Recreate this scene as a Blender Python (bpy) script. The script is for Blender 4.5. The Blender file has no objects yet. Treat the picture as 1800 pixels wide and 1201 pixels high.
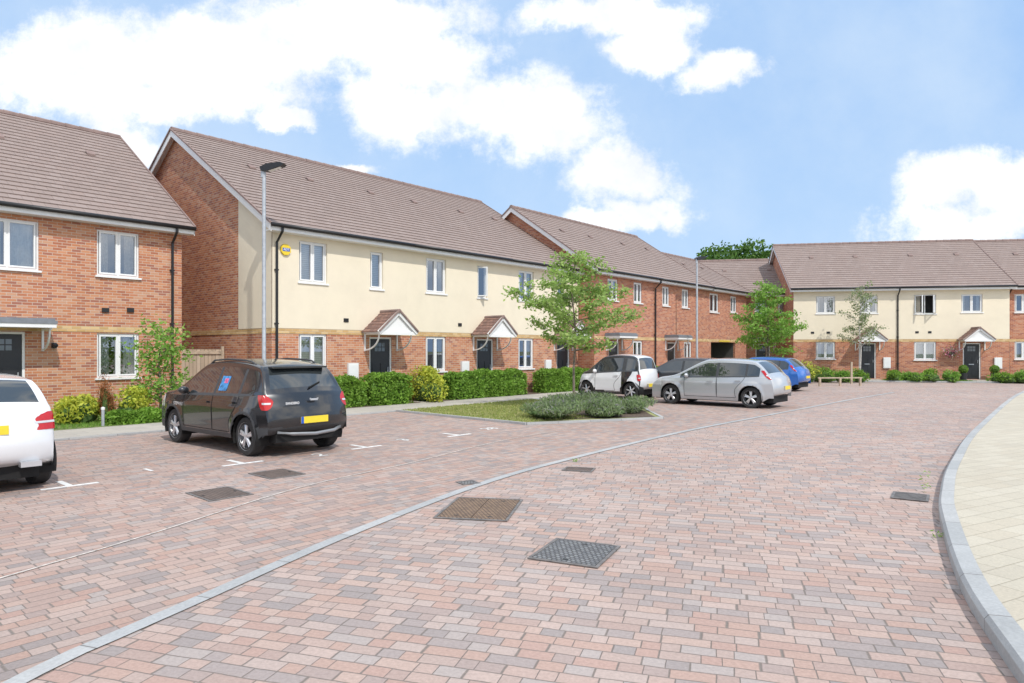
import bpy, math, random
import numpy as np
from mathutils import Vector, Matrix
random.seed(7); rng=np.random.default_rng(7)
SC=bpy.context.scene; C=SC.collection; R=math.radians
# ------------------------------------------------------------------ helpers
class MB:
    def __init__(s): s.v=[]; s.f=[]; s.m=[]
    def add(s,pts,faces,mi=0):
        o=len(s.v); s.v.extend([tuple(p) for p in pts])
        for f in faces: s.f.append(tuple(i+o for i in f)); s.m.append(mi)
    def quad(s,a,b,c,d,mi=0): s.add([a,b,c,d],[(0,1,2,3)],mi)
    def box(s,x0,x1,y0,y1,z0,z1,mi=0):
        s.add([(x0,y0,z0),(x1,y0,z0),(x1,y1,z0),(x0,y1,z0),(x0,y0,z1),(x1,y0,z1),(x1,y1,z1),(x0,y1,z1)],
              [(0,3,2,1),(4,5,6,7),(0,1,5,4),(1,2,6,5),(2,3,7,6),(3,0,4,7)],mi)
    def bar(s,p,q,w,h,mi=0,up=(0,0,1)):
        p=Vector(p);q=Vector(q);t=(q-p).normalized();u=Vector(up)
        if abs(t.dot(u))>.98: u=Vector((0,1,0))
        a=t.cross(u).normalized();b=a.cross(t)
        pts=[]
        for c in (p,q):
            for (i,j) in ((-1,-1),(1,-1),(1,1),(-1,1)): pts.append(c+a*(i*w/2)+b*(j*h/2))
        s.add(pts,[(0,1,2,3),(7,6,5,4),(0,4,5,1),(1,5,6,2),(2,6,7,3),(3,7,4,0)],mi)
    def prismx(s,poly,x0,x1,mi=0):
        n=len(poly); pts=[(x0,y,z) for y,z in poly]+[(x1,y,z) for y,z in poly]
        s.add(pts,[tuple(range(n-1,-1,-1)),tuple(range(n,2*n))]+[(i,(i+1)%n,n+(i+1)%n,n+i) for i in range(n)],mi)
    def tube(s,path,rad,n=8,mi=0):
        path=[Vector(p) for p in path]
        if not hasattr(rad,'__len__'): rad=[rad]*len(path)
        o=len(s.v); ref=Vector((.31,.77,.2)).normalized()
        for i,p in enumerate(path):
            t=(path[min(i+1,len(path)-1)]-path[max(i-1,0)]).normalized()
            a=t.cross(ref).normalized(); b=t.cross(a)
            for k in range(n):
                c=2*math.pi*k/n; s.v.append(tuple(p+(a*math.cos(c)+b*math.sin(c))*rad[i]))
        for i in range(len(path)-1):
            for k in range(n):
                a=o+i*n+k;b=o+i*n+(k+1)%n
                s.f.append((a,b,b+n,a+n)); s.m.append(mi)
        s.f.append(tuple(o+k for k in range(n-1,-1,-1))); s.m.append(mi)
        e=o+(len(path)-1)*n; s.f.append(tuple(e+k for k in range(n))); s.m.append(mi)
    def lathe(s,prof,org=(0,0,0),axis='z',n=24,mi=0):
        o=len(s.v)
        for (r,h) in prof:
            for k in range(n):
                c=2*math.pi*k/n; x,y=r*math.cos(c),r*math.sin(c)
                p=(x,y,h) if axis=='z' else (x,h,y)
                s.v.append((p[0]+org[0],p[1]+org[1],p[2]+org[2]))
        for i in range(len(prof)-1):
            for k in range(n):
                a=o+i*n+k;b=o+i*n+(k+1)%n
                s.f.append((a,b,b+n,a+n)); s.m.append(mi)
    def build(s,name,mats,parent=None,smooth=False,uv=True):
        if not isinstance(mats,(list,tuple)): mats=[mats]
        me=bpy.data.meshes.new(name); me.from_pydata(s.v,[],s.f)
        for m in mats: me.materials.append(m)
        if len(mats)>1: me.polygons.foreach_set('material_index',s.m)
        if smooth: me.polygons.foreach_set('use_smooth',[True]*len(me.polygons))
        if uv:
            l=me.uv_layers.new(name='UVMap'); Z=Vector((0,0,1)); data=l.data
            for p in me.polygons:
                n=p.normal
                if abs(n.z)>.995: t=Vector((1,0,0)); b=Vector((0,1,0))
                else:
                    t=Z.cross(n).normalized(); b=n.cross(t)
                for li in p.loop_indices:
                    co=me.vertices[me.loops[li].vertex_index].co
                    data[li].uv=(co.dot(t),co.dot(b))
        o=bpy.data.objects.new(name,me); C.objects.link(o)
        if parent is not None: o.parent=parent
        return o
def tag(o,label=None,cat=None,group=None,kind=None):
    if label: o['label']=label
    if cat: o['category']=cat
    if group: o['group']=group
    if kind: o['kind']=kind
    return o
def thing(name,label,cat,loc=(0,0,0),rz=0,group=None):
    o=bpy.data.objects.new(name,None); C.objects.link(o); o.location=loc; o.rotation_euler=(0,0,rz)
    return tag(o,label,cat,group)
def struct(o): o['kind']='structure'; return o
def setp(o,loc,rz=0): o.location=loc; o.rotation_euler=(0,0,rz); return o
def catmull(P,step):
    P=[np.array(p,float) for p in P]; out=[]
    Q=[2*P[0]-P[1]]+P+[2*P[-1]-P[-2]]
    for i in range(1,len(Q)-2):
        a,b,c,d=Q[i-1],Q[i],Q[i+1],Q[i+2]; L=np.linalg.norm(c-b); n=max(1,int(round(L/step)))
        for k in range(n):
            t=k/n
            out.append(.5*((2*b)+(c-a)*t+(2*a-5*b+4*c-d)*t*t+(-a+3*b-3*c+d)*t**3))
    out.append(Q[-2]); return out
# ------------------------------------------------------------------ node helpers
class NT:
    def __init__(s,nt): s.nt=nt
    def n(s,t,**k):
        x=s.nt.nodes.new(t)
        for a,b in k.items(): setattr(x,a,b)
        return x
    def lk(s,a,b): s.nt.links.new(a,b)
    def put(s,inp,v):
        if hasattr(v,'is_linked') : s.lk(v,inp)
        else: inp.default_value=v
    def M(s,op,a,b=None,c=None,clamp=False):
        x=s.n('ShaderNodeMath',operation=op,use_clamp=clamp); s.put(x.inputs[0],a)
        if b is not None: s.put(x.inputs[1],b)
        if c is not None: s.put(x.inputs[2],c)
        return x.outputs[0]
    def comb(s,x,y,z=0.0):
        c=s.n('ShaderNodeCombineXYZ'); s.put(c.inputs[0],x); s.put(c.inputs[1],y); s.put(c.inputs[2],z); return c.outputs[0]
    def noise(s,vec,scale,detail=3,rough=.55):
        x=s.n('ShaderNodeTexNoise')
        if vec is not None: s.lk(vec,x.inputs['Vector'])
        x.inputs['Scale'].default_value=scale; x.inputs['Detail'].default_value=detail; x.inputs['Roughness'].default_value=rough
        return x.outputs['Fac']
    def ramp(s,fac,stops,interp='LINEAR'):
        x=s.n('ShaderNodeValToRGB'); r=x.color_ramp; r.interpolation=interp
        while len(r.elements)<len(stops): r.elements.new(.5)
        for e,(p,c) in zip(r.elements,stops): e.position=p; e.color=(c[0],c[1],c[2],1)
        s.put(x.inputs[0],fac); return x.outputs[0]
    def mix(s,f,a,b,mode='MIX'):
        x=s.n('ShaderNodeMix',data_type='RGBA',blend_type=mode); s.put(x.inputs[0],f)
        for i,v in ((6,a),(7,b)):
            if hasattr(v,'is_linked'): s.lk(v,x.inputs[i])
            else: x.inputs[i].default_value=(v[0],v[1],v[2],1)
        return x.outputs[2]
    def sstep(s,v,a,b):
        x=s.n('ShaderNodeMapRange',interpolation_type='SMOOTHSTEP'); s.put(x.inputs[0],v)
        x.inputs[1].default_value=a; x.inputs[2].default_value=b; return x.outputs[0]
def newmat(name):
    m=bpy.data.materials.new(name); m.use_nodes=True; nt=m.node_tree
    b=nt.nodes['Principled BSDF']; return m,NT(nt),b
def pr(name,col,rough=.6,metal=0,coat=0,var=.12,vs=6,bump=0,bs=60,spec=.5):
    m,T,b=newmat(name); b.inputs['Roughness'].default_value=rough; b.inputs['Metallic'].default_value=metal
    b.inputs['Coat Weight'].default_value=coat; b.inputs['Coat Roughness'].default_value=.03; b.inputs['Specular IOR Level'].default_value=spec
    tc=T.n('ShaderNodeTexCoord').outputs['Object']
    if var>0:
        f=T.noise(tc,vs,5,.6)
        lo=[c*(1-var*1.6) for c in col]; hi=[min(1,c*(1+var*1.3)) for c in col]
        T.lk(T.ramp(f,[(.3,lo),(.5,col),(.72,hi)]),b.inputs['Base Color'])
    else: b.inputs['Base Color'].default_value=(*col,1)
    if bump>0:
        bp=T.n('ShaderNodeBump'); bp.inputs['Strength'].default_value=bump; bp.inputs['Distance'].default_value=.01
        T.lk(T.noise(tc,bs,4),bp.inputs['Height']); T.lk(bp.outputs[0],b.inputs['Normal'])
    return m
def brick_mat(name,bw,bh,joint,cols,mortar,rot=0,rough=.85,bump=.5,jit=0.0,half=True,stain=.18,stain_scale=.7,dist=.006,vj=1.0,soft=.35,fineamt=.35):
    m,T,b=newmat(name); b.inputs['Roughness'].default_value=rough; b.inputs['Specular IOR Level'].default_value=.3
    uv=T.n('ShaderNodeTexCoord').outputs['UV']; sp=T.n('ShaderNodeSeparateXYZ'); T.lk(uv,sp.inputs[0]); x,y=sp.outputs[0],sp.outputs[1]
    if rot:
        c,s_=math.cos(rot),math.sin(rot)
        x,y=(T.M('ADD',T.M('MULTIPLY',x,c),T.M('MULTIPLY',y,s_)), T.M('SUBTRACT',T.M('MULTIPLY',y,c),T.M('MULTIPLY',x,s_)))
    if jit>0:
        w=T.noise(uv,1.3,2); w2=T.noise(uv,9,2)
        y=T.M('ADD',y,T.M('MULTIPLY',w,jit)); y=T.M('ADD',y,T.M('MULTIPLY',w2,jit*.12)); x=T.M('ADD',x,T.M('MULTIPLY',w2,jit*.15))
    V=T.M('DIVIDE',y,bh); row=T.M('FLOOR',V); fv=T.M('SUBTRACT',V,row)
    U=T.M('DIVIDE',x,bw)
    if half: U=T.M('ADD',U,T.M('MULTIPLY',T.M('FLOORED_MODULO',row,2.0),.5))
    else:
        wn=T.n('ShaderNodeTexWhiteNoise',noise_dimensions='1D'); T.lk(row,wn.inputs['W'])
        s3=T.n('ShaderNodeSeparateXYZ'); T.lk(wn.outputs['Color'],s3.inputs[0])
        U=T.M('ADD',T.M('MULTIPLY',U,T.M('ADD',.8,T.M('MULTIPLY',s3.outputs[0],.5))),T.M('MULTIPLY',s3.outputs[1],7.0))
        U=T.M('ADD',U,T.M('MULTIPLY',T.M('SINE',T.M('MULTIPLY',U,2.4)),.22))
    col=T.M('FLOOR',U); fu=T.M('SUBTRACT',U,col)
    wn=T.n('ShaderNodeTexWhiteNoise',noise_dimensions='2D'); T.lk(T.comb(col,row),wn.inputs['Vector'])
    n=len(cols); base=T.ramp(wn.outputs['Value'],[(i/n,c) for i,c in enumerate(cols)],'CONSTANT')
    du=T.M('MULTIPLY',T.M('MINIMUM',fu,T.M('SUBTRACT',1.0,fu)),bw/joint)
    dv=T.M('MULTIPLY',T.M('MINIMUM',fv,T.M('SUBTRACT',1.0,fv)),bh/joint)
    if vj!=1.0: du=T.M('DIVIDE',du,vj)
    d=T.M('MINIMUM',du,dv); mask=T.sstep(d,.5-soft,.5+soft)
    nz=T.noise(uv,stain_scale,4,.6); fine=T.noise(uv,40,3,.7)
    sh=T.M('ADD',T.M('ADD',1-stain,T.M('MULTIPLY',nz,stain*2)),T.M('MULTIPLY',T.M('SUBTRACT',fine,.5),fineamt))
    cc=T.mix(mask,mortar,base); c2=T.mix(1.0,cc,T.comb(sh,sh,sh),'MULTIPLY')
    T.lk(c2,b.inputs['Base Color'])
    bp=T.n('ShaderNodeBump'); bp.inputs['Strength'].default_value=bump; bp.inputs['Distance'].default_value=dist
    h=T.M('ADD',mask,T.M('ADD',T.M('MULTIPLY',fine,.4),T.M('MULTIPLY',wn.outputs['Value'],.25)))
    T.lk(h,bp.inputs['Height']); T.lk(bp.outputs[0],b.inputs['Normal'])
    return m
def leaf_mat(name,cols,trans=.35):
    m,T,b=newmat(name); g=T.n('ShaderNodeNewGeometry')
    n=len(cols); c=T.ramp(g.outputs['Random Per Island'],[(i/max(1,n-1),k) for i,k in enumerate(cols)])
    tc=T.n('ShaderNodeTexCoord').outputs['Object']; f=T.noise(tc,2.2,2); f=T.M('ADD',.6,T.M('MULTIPLY',f,.8))
    c=T.mix(1.0,c,T.comb(f,f,f),'MULTIPLY')
    T.lk(c,b.inputs['Base Color']); b.inputs['Roughness'].default_value=.55; b.inputs['Specular IOR Level'].default_value=.3
    tr=T.n('ShaderNodeBsdfTranslucent'); T.lk(c,tr.inputs[0]); mx=T.n('ShaderNodeMixShader'); mx.inputs[0].default_value=trans
    T.lk(b.outputs[0],mx.inputs[1]); T.lk(tr.outputs[0],mx.inputs[2]); T.lk(mx.outputs[0],m.node_tree.nodes['Material Output'].inputs[0])
    return m
def glass_mat(name,refl=.3,tint=(.75,.8,.8),rough=.01):
    m=bpy.data.materials.new(name); m.use_nodes=True; T=NT(m.node_tree); m.node_tree.nodes.remove(m.node_tree.nodes['Principled BSDF'])
    t=T.n('ShaderNodeBsdfTransparent'); t.inputs[0].default_value=(*tint,1)
    g=T.n('ShaderNodeBsdfGlossy'); g.inputs[0].default_value=(.95,.97,1,1); g.inputs['Roughness'].default_value=rough
    fr=T.n('ShaderNodeFresnel'); fr.inputs[0].default_value=1.5
    f=T.M('ADD',T.M('MULTIPLY',fr.outputs[0],.9),refl,clamp=True)
    mx=T.n('ShaderNodeMixShader'); T.lk(f,mx.inputs[0]); T.lk(t.outputs[0],mx.inputs[1]); T.lk(g.outputs[0],mx.inputs[2])
    T.lk(mx.outputs[0],m.node_tree.nodes['Material Output'].inputs[0]); return m
# ------------------------------------------------------------------ materials
BR=[(.52,.215,.115),(.46,.18,.095),(.57,.265,.145),(.41,.155,.088),(.51,.21,.105),(.55,.295,.185),(.37,.15,.10),(.53,.235,.128)]
m_brick=brick_mat('red_brick',.225,.075,.012,BR,(.56,.47,.385),stain=.12)
m_brick2=brick_mat('dark_red_brick',.225,.075,.012,[(c[0]*.92,c[1]*.84,c[2]*.84) for c in BR],(.50,.40,.33),stain=.12)
m_band=brick_mat('buff_brick',.225,.075,.010,[(.62,.41,.19),(.56,.36,.16),(.66,.47,.24),(.52,.33,.14)],(.53,.45,.34))
m_render=pr('cream_render',(.78,.695,.54),.9,var=.03,vs=1.2,bump=.15,bs=150)
TL=[(.295,.228,.202),(.287,.222,.197),(.303,.235,.208),(.281,.217,.192),(.298,.227,.20),(.31,.243,.217)]
m_tile=brick_mat('roof_tiles',.30,.29,.018,TL,(.205,.155,.135),rough=.8,bump=.45,stain=.08,stain_scale=.3,dist=.01,vj=.5,fineamt=.12)
m_tile2=brick_mat('porch_tiles',.17,.13,.012,[(.25,.148,.12),(.215,.13,.11),(.28,.165,.13),(.19,.118,.10)],(.09,.06,.05),rough=.8,bump=.6)
m_ridge=pr('ridge_clay',(.25,.175,.155),.8,var=.15,vs=3)
m_white=pr('white_pvc',(.80,.80,.79),.35,var=.02)
m_black=pr('black_plastic',(.015,.015,.017),.4,var=.1)
m_door=pr('black_door_paint',(.022,.024,.028),.35,var=.05)
m_glass=glass_mat('window_glass',.24)
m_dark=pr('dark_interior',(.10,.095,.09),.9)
m_blind=brick_mat('window_blind',5,.06,.012,[(.84,.83,.80),(.80,.79,.76)],(.45,.44,.42),stain=.03,bump=.2)
m_curt=pr('curtain_cloth',(.62,.55,.46),.9,var=.15,vs=14)
m_net=pr('pale_curtain',(.76,.76,.75),.9,var=.08,vs=18)
m_lead=pr('canopy_lead',(.20,.215,.235),.55,var=.1)
m_steel=pr('galvanised_steel',(.46,.48,.50),.45,metal=.5,var=.1,vs=9)
PV=[(.445,.33,.283),(.40,.295,.255),(.468,.36,.313),(.37,.29,.26),(.435,.302,.25),(.35,.293,.272),(.46,.34,.287),(.40,.342,.314),(.425,.29,.243),(.445,.352,.31),(.32,.275,.258),(.42,.32,.278)]
mo=(.21,.178,.155)
m_road=brick_mat('road_block_paving',.185,.115,.0085,PV,mo,rot=R(-17),half=False,jit=.05,stain=.17,stain_scale=.35,bump=.6,dist=.007,fineamt=.6)
m_bay=brick_mat('bay_block_paving',.185,.115,.0085,[(c[0]*.94,c[1]*.92,c[2]*.91) for c in PV],mo,rot=R(48.8),half=False,jit=.03,stain=.17,stain_scale=.4,bump=.6,dist=.007,fineamt=.6)
m_slab=brick_mat('buff_paving',.42,.21,.008,[(.51,.46,.365),(.49,.44,.35),(.525,.475,.38),(.50,.445,.35)],(.33,.29,.22),rot=R(28),stain=.12,bump=.4,fineamt=.5)
m_path=brick_mat('concrete_path_flags',.6,.45,.010,[(.45,.415,.36),(.475,.435,.38),(.42,.39,.34)],(.30,.27,.23),rot=R(48.8),stain=.12,bump=.3)
m_kerb=brick_mat('kerb_concrete',.9,5,.012,[(.40,.405,.40),(.37,.375,.37),(.43,.43,.42)],(.20,.19,.18),stain=.2,stain_scale=3,bump=.25,fineamt=.6)
m_paint=pr('road_marking_paint',(.74,.73,.70),.7,var=.2,vs=14,bump=.2)
m_faint=pr('worn_pale_line',(.55,.49,.44),.8,var=.3,vs=20,bump=.2)
m_grass=pr('lawn_soil',(.14,.18,.05),.95,var=.35,vs=5,bump=.5)
m_lawndry=pr('dry_lawn',(.30,.30,.12),.95,var=.35,vs=2.5,bump=.6,bs=90)
m_mulch=pr('bark_mulch',(.12,.085,.06),.95,var=.5,vs=25,bump=.8,bs=60)
m_ground=pr('far_ground',(.18,.2,.1),.95,var=.3,vs=.4)
m_wood=pr('weathered_timber',(.44,.35,.26),.8,var=.2,vs=8,bump=.3)
m_fence=brick_mat('fence_boards',.12,4,.010,[(.44,.35,.26),(.40,.32,.24),(.48,.39,.30)],(.10,.08,.06),stain=.2,stain_scale=3)
m_bark=pr('tree_bark',(.20,.16,.125),.9,var=.3,vs=12,bump=.6)
m_birch=pr('birch_bark',(.55,.52,.48),.8,var=.25,vs=14)
m_yel=pr('yellow_plastic',(.84,.60,.03),.4,var=.03)
m_yel2=pr('faded_yellow_board',(.62,.47,.06),.6,var=.15)
m_blue=pr('blue_print',(.02,.10,.45),.4,var=0)
m_terra=pr('dark_pot',(.03,.03,.035),.5)
L_g=leaf_mat('hedge_leaves',[(.12,.24,.025),(.21,.38,.05),(.30,.48,.08),(.14,.29,.035)],.4)
L_y=leaf_mat('yellow_shrub_leaves',[(.34,.43,.05),(.58,.60,.07),(.66,.66,.10),(.26,.38,.05)],.4)
L_t=leaf_mat('pale_tree_leaves',[(.21,.35,.07),(.33,.48,.12),(.43,.55,.18),(.25,.40,.09)],.45)
L_t2=leaf_mat('bright_tree_leaves',[(.16,.33,.04),(.25,.45,.08),(.33,.52,.12)],.45)
L_b=leaf_mat('birch_leaves',[(.18,.24,.10),(.26,.33,.15),(.33,.37,.20)],.4)
L_d=leaf_mat('dark_tree_leaves',[(.05,.12,.02),(.09,.19,.03),(.15,.25,.05)])
L_l=leaf_mat('lavender_leaves',[(.17,.26,.09),(.24,.32,.14),(.30,.35,.20),(.15,.24,.07),(.30,.27,.30)],.4)
L_r=leaf_mat('rust_conifer_leaves',[(.32,.11,.04),(.42,.17,.06),(.22,.10,.04)])
L_p=leaf_mat('pink_petals',[(.7,.12,.28),(.8,.3,.45),(.15,.3,.05),(.75,.6,.65)])
L_gr=leaf_mat('grass_blades',[(.18,.25,.05),(.28,.35,.08),(.40,.40,.15),(.46,.43,.21)])
L_gr2=leaf_mat('green_grass_blades',[(.11,.23,.03),(.19,.35,.05),(.26,.40,.09)])
# ------------------------------------------------------------------ frame of the left-hand terraces
TH=math.atan2(1050,1200); d=np.array([math.sin(TH),math.cos(TH)]); n_=np.array([-math.cos(TH),math.sin(TH)])
A=np.array([-7.13,20.27]); AD=float(A@n_); ROT=math.pi/2-TH
def UD(u,D,z=0.0):
    p=A+u*d+(D-AD)*n_; return (float(p[0]),float(p[1]),z)
def UV_(u,v,z=0.0): return UD(u,AD+v,z)
# ------------------------------------------------------------------ foliage
def leaves(cent,size,flat=.0,asp=.5,upr=0):
    cent=np.asarray(cent); n=len(cent)
    a=rng.normal(size=(n,3)); a[:,2]*=(1-flat); a[:,2]+=upr; a/=np.linalg.norm(a,axis=1)[:,None]
    b=rng.normal(size=(n,3)); b[:,2]*=(1-flat); b-=(b*a).sum(1)[:,None]*a; b/=np.linalg.norm(b,axis=1)[:,None]
    s=(size*rng.uniform(.6,1.3,n))[:,None]
    v=np.stack([cent+a*s,cent+b*s*asp,cent-a*s,cent-b*s*asp],1).reshape(-1,3)
    f=np.arange(4*n).reshape(-1,4); return v,f
def fol(mb,cent,size,flat=0,asp=.5,mi=0,upr=0):
    v,f=leaves(cent,size,flat,asp,upr); o=len(mb.v); mb.v.extend(map(tuple,v.tolist())); mb.f.extend([tuple(q) for q in (f+o).tolist()]); mb.m.extend([mi]*len(f))
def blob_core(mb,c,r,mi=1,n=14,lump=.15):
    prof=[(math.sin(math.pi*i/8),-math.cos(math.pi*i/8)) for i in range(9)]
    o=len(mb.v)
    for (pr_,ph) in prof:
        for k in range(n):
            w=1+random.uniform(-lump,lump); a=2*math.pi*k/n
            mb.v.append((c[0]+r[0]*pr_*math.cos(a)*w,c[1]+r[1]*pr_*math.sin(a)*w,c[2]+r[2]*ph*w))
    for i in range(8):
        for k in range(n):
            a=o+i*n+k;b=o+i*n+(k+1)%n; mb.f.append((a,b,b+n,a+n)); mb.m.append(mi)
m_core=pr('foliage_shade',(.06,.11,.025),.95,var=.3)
def shrub(name,label,cat,loc,r,mat,nl,ls,group=None,spiky=False):
    mb=MB(); lumps=[]
    for k in range(8):
        a=random.uniform(0,6.28); q=random.uniform(.15,.75 if spiky else .62)
        lumps.append((math.cos(a)*q*r[0],math.sin(a)*q*r[1],r[2]*random.uniform(.45,1.2),random.uniform(.32,.68)))
    cs=[]
    per=nl//len(lumps)
    for (x,y,z,s) in lumps:
        p=rng.normal(size=(per,3)); p/=np.linalg.norm(p,axis=1)[:,None]; p*=rng.uniform(.68,1.22,(per,1))
        p=p*np.array([r[0],r[1],r[2]])*s+[x,y,z]; p=p[p[:,2]>.02]; cs.append(p)
    fol(mb,np.concatenate(cs),ls,asp=.16 if spiky else .5,upr=.9 if spiky else 0)
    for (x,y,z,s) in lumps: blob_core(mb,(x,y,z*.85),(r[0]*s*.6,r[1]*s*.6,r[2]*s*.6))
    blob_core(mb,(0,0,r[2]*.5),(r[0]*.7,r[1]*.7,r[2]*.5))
    return tag(setp(mb.build(name,[mat,m_core],uv=False),loc,random.uniform(0,6)),label,cat,group)
def hedge(label,u0,u1,D0,D1,h,mat=None,group=None):
    L=u1-u0; W=D1-D0; n=int(L*2300)+800; mb=MB()
    cs=[]; ph=random.uniform(0,6)
    def wob(a,b): return .035*np.sin(a*3.1+b*2+ph)+.03*np.sin(a*7.3+1)+.015*np.sin(b*9)
    def rnd(x): e=np.minimum(x,L-x); return -.16*np.exp(-e/.13)
    k=int(n*.40); x=rng.uniform(0,L,k); z=rng.uniform(.02,h,k); cs.append(np.stack([x,wob(x,z)-rnd(x)*.8+.1*(z/h)**4+rng.normal(0,.028,k),z+rnd(x)*(z/h)],1))
    k=int(n*.40); x=rng.uniform(0,L,k); y=rng.uniform(0,W,k); cs.append(np.stack([x,y,h+wob(x,y)+rnd(x)+rng.normal(0,.03,k)-.12*np.exp(-np.minimum(y,W-y)/.08)],1))
    for X in (0,L):
        k=int(n*.10); y=rng.uniform(0,W,k); z=rng.uniform(.02,h,k); cs.append(np.stack([X+wob(y,z)+rng.normal(0,.03,k),y,z-.1*(z/h)],1))
    fol(mb,np.concatenate(cs),.055)
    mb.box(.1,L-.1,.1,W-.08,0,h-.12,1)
    o=mb.build('hedge',[mat or L_g,m_core],uv=False); x,y,z=UD(u0,D0); setp(o,(x,y,0),ROT)
    return tag(o,label,'hedge',group)
def tree(label,loc,H,c0,rad,nb,per,ls,mat,bark,tr=.055,rise=.35,group=None,name='tree',seed=1,lean=0,sig=.16):
    rs=random.Random(seed); root=thing(name,label,'tree',loc,0,group); t=MB(); cs=[]
    P=[]; N=8
    for i in range(N+1):
        h=H*.97*i/N; P.append(Vector((math.sin(i*1.3+seed)*.035*i/3+lean*h,math.cos(i*1.7+seed)*.03*i/3,h-.1*(i==0))))
    t.tube(P,[tr*(1.25 if i==0 else 1)*(1-.85*i/N)+.006 for i in range(N+1)],8)
    def at(h):
        q=h/(H*.97)*N; i=min(N-1,int(q)); return P[i].lerp(P[i+1],q-i)
    for k in range(nb):
        f=(k+.5)/nb; h=c0+(H*.96-c0)*f; az=k*2.399+rs.uniform(-.4,.4); L=rad(f)*rs.uniform(.75,1.1)
        base=at(h); rz=rise*rs.uniform(.3,1.4)
        dirv=Vector((math.cos(az),math.sin(az),0)); pts=[base]
        for j in range(1,5): pts.append(base+dirv*(L*j/4)+Vector((rs.uniform(-.05,.05),rs.uniform(-.05,.05),L*rz*(j/4)-.12*L*(j/4)**2)))
        t.tube(pts,[tr*.42*(1-.8*f)*(1-j/5)+.005 for j in range(5)],5)
        twigs=[]
        for j in range(1,5):
            for q in range(3):
                a2=az+rs.choice((-1,1))*rs.uniform(.4,1.3); tl=L*.32*rs.uniform(.5,1.1)
                e=pts[j]+Vector((math.cos(a2)*tl,math.sin(a2)*tl,tl*rs.uniform(-.1,.5))); t.tube([pts[j],e],[.007,.003],4); twigs.append((pts[j],e))
        for (a,b) in twigs:
            m=max(3,int(per*L/12/rad(.4))); q=rng.uniform(.15,1.1,(m,1)); aa=np.array(a); bb=np.array(b)
            cs.append(aa+(bb-aa)*q+rng.normal(0,sig,(m,3))*[1,1,.7])
    t.build('trunk',bark,root,smooth=True,uv=False); c=MB(); fol(c,np.concatenate(cs),ls,flat=.25,asp=.55); c.build('crown',mat,root,uv=False); return root
def bigtree(label,loc,H,rx,mat,nl,ls,group=None):
    root=thing('tree',label,'tree',loc,0,group); t=MB(); t.tube([(0,0,-.1),(0.1,0,H*.4),(0,.1,H*.8)],[.3,.22,.06],8)
    for k in range(9):
        a=k*.9; t.tube([(0,0,H*(.3+.05*k)),(math.cos(a)*rx*.6,math.sin(a)*rx*.6,H*(.5+.045*k))],[.1,.03],5)
    t.build('trunk',m_bark,root,uv=False); c=MB(); cs=[]
    for k in range(34):
        a=random.uniform(0,6.28); zf=random.uniform(0,1); q=rx*math.sqrt(max(0,1-(zf-.35)**2*1.9))*random.uniform(.3,.9); s=rx*random.uniform(.2,.34)
        p=rng.normal(size=(nl//34,3)); p/=np.linalg.norm(p,axis=1)[:,None]; p*=rng.uniform(.5,1.1,(len(p),1))*s
        cs.append(p*[1,1,.75]+[math.cos(a)*q,math.sin(a)*q,H*(.42+.5*zf)])
    fol(c,np.concatenate(cs),ls); c.build('crown',mat,root,uv=False); return root
# ------------------------------------------------------------------ houses
def panel(mb,x0,x1,z0,z1,ops,y,rev,mi=0):
    ops=[o for o in ops if o[0]<x1 and o[1]>x0 and o[2]<z1 and o[3]>z0]
    xs=sorted({x0,x1}|{min(max(v,x0),x1) for o in ops for v in o[:2]}); zs=sorted({z0,z1}|{min(max(v,z0),z1) for o in ops for v in o[2:4]})
    for a,b in zip(xs,xs[1:]):
        for c,e in zip(zs,zs[1:]):
            mx,mz=(a+b)/2,(c+e)/2
            if any(o[0]<mx<o[1] and o[2]<mz<o[3] for o in ops): continue
            mb.quad((a,y,c),(b,y,c),(b,y,e),(a,y,e),mi)
    for (a,b,c,e) in ops:
        c0,e0=max(c,z0),min(e,z1)
        mb.quad((a,y,c0),(a,y,e0),(a,y+rev,e0),(a,y+rev,c0),mi); mb.quad((b,y,c0),(b,y+rev,c0),(b,y+rev,e0),(b,y,e0),mi)
        if e<=z1: mb.quad((a,y,e),(b,y,e),(b,y+rev,e),(a,y+rev,e),mi)
        if c>=z0: mb.quad((a,y,c),(a,y+rev,c),(b,y+rev,c),(b,y,c),mi)
def sash(mb,x0,x1,z0,z1,y0,y1,t):
    mb.box(x0,x1,y0,y1,z0,z0+t); mb.box(x0,x1,y0,y1,z1-t,z1); mb.box(x0,x0+t,y0,y1,z0+t,z1-t); mb.box(x1-t,x1,y0,y1,z0+t,z1-t)
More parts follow.
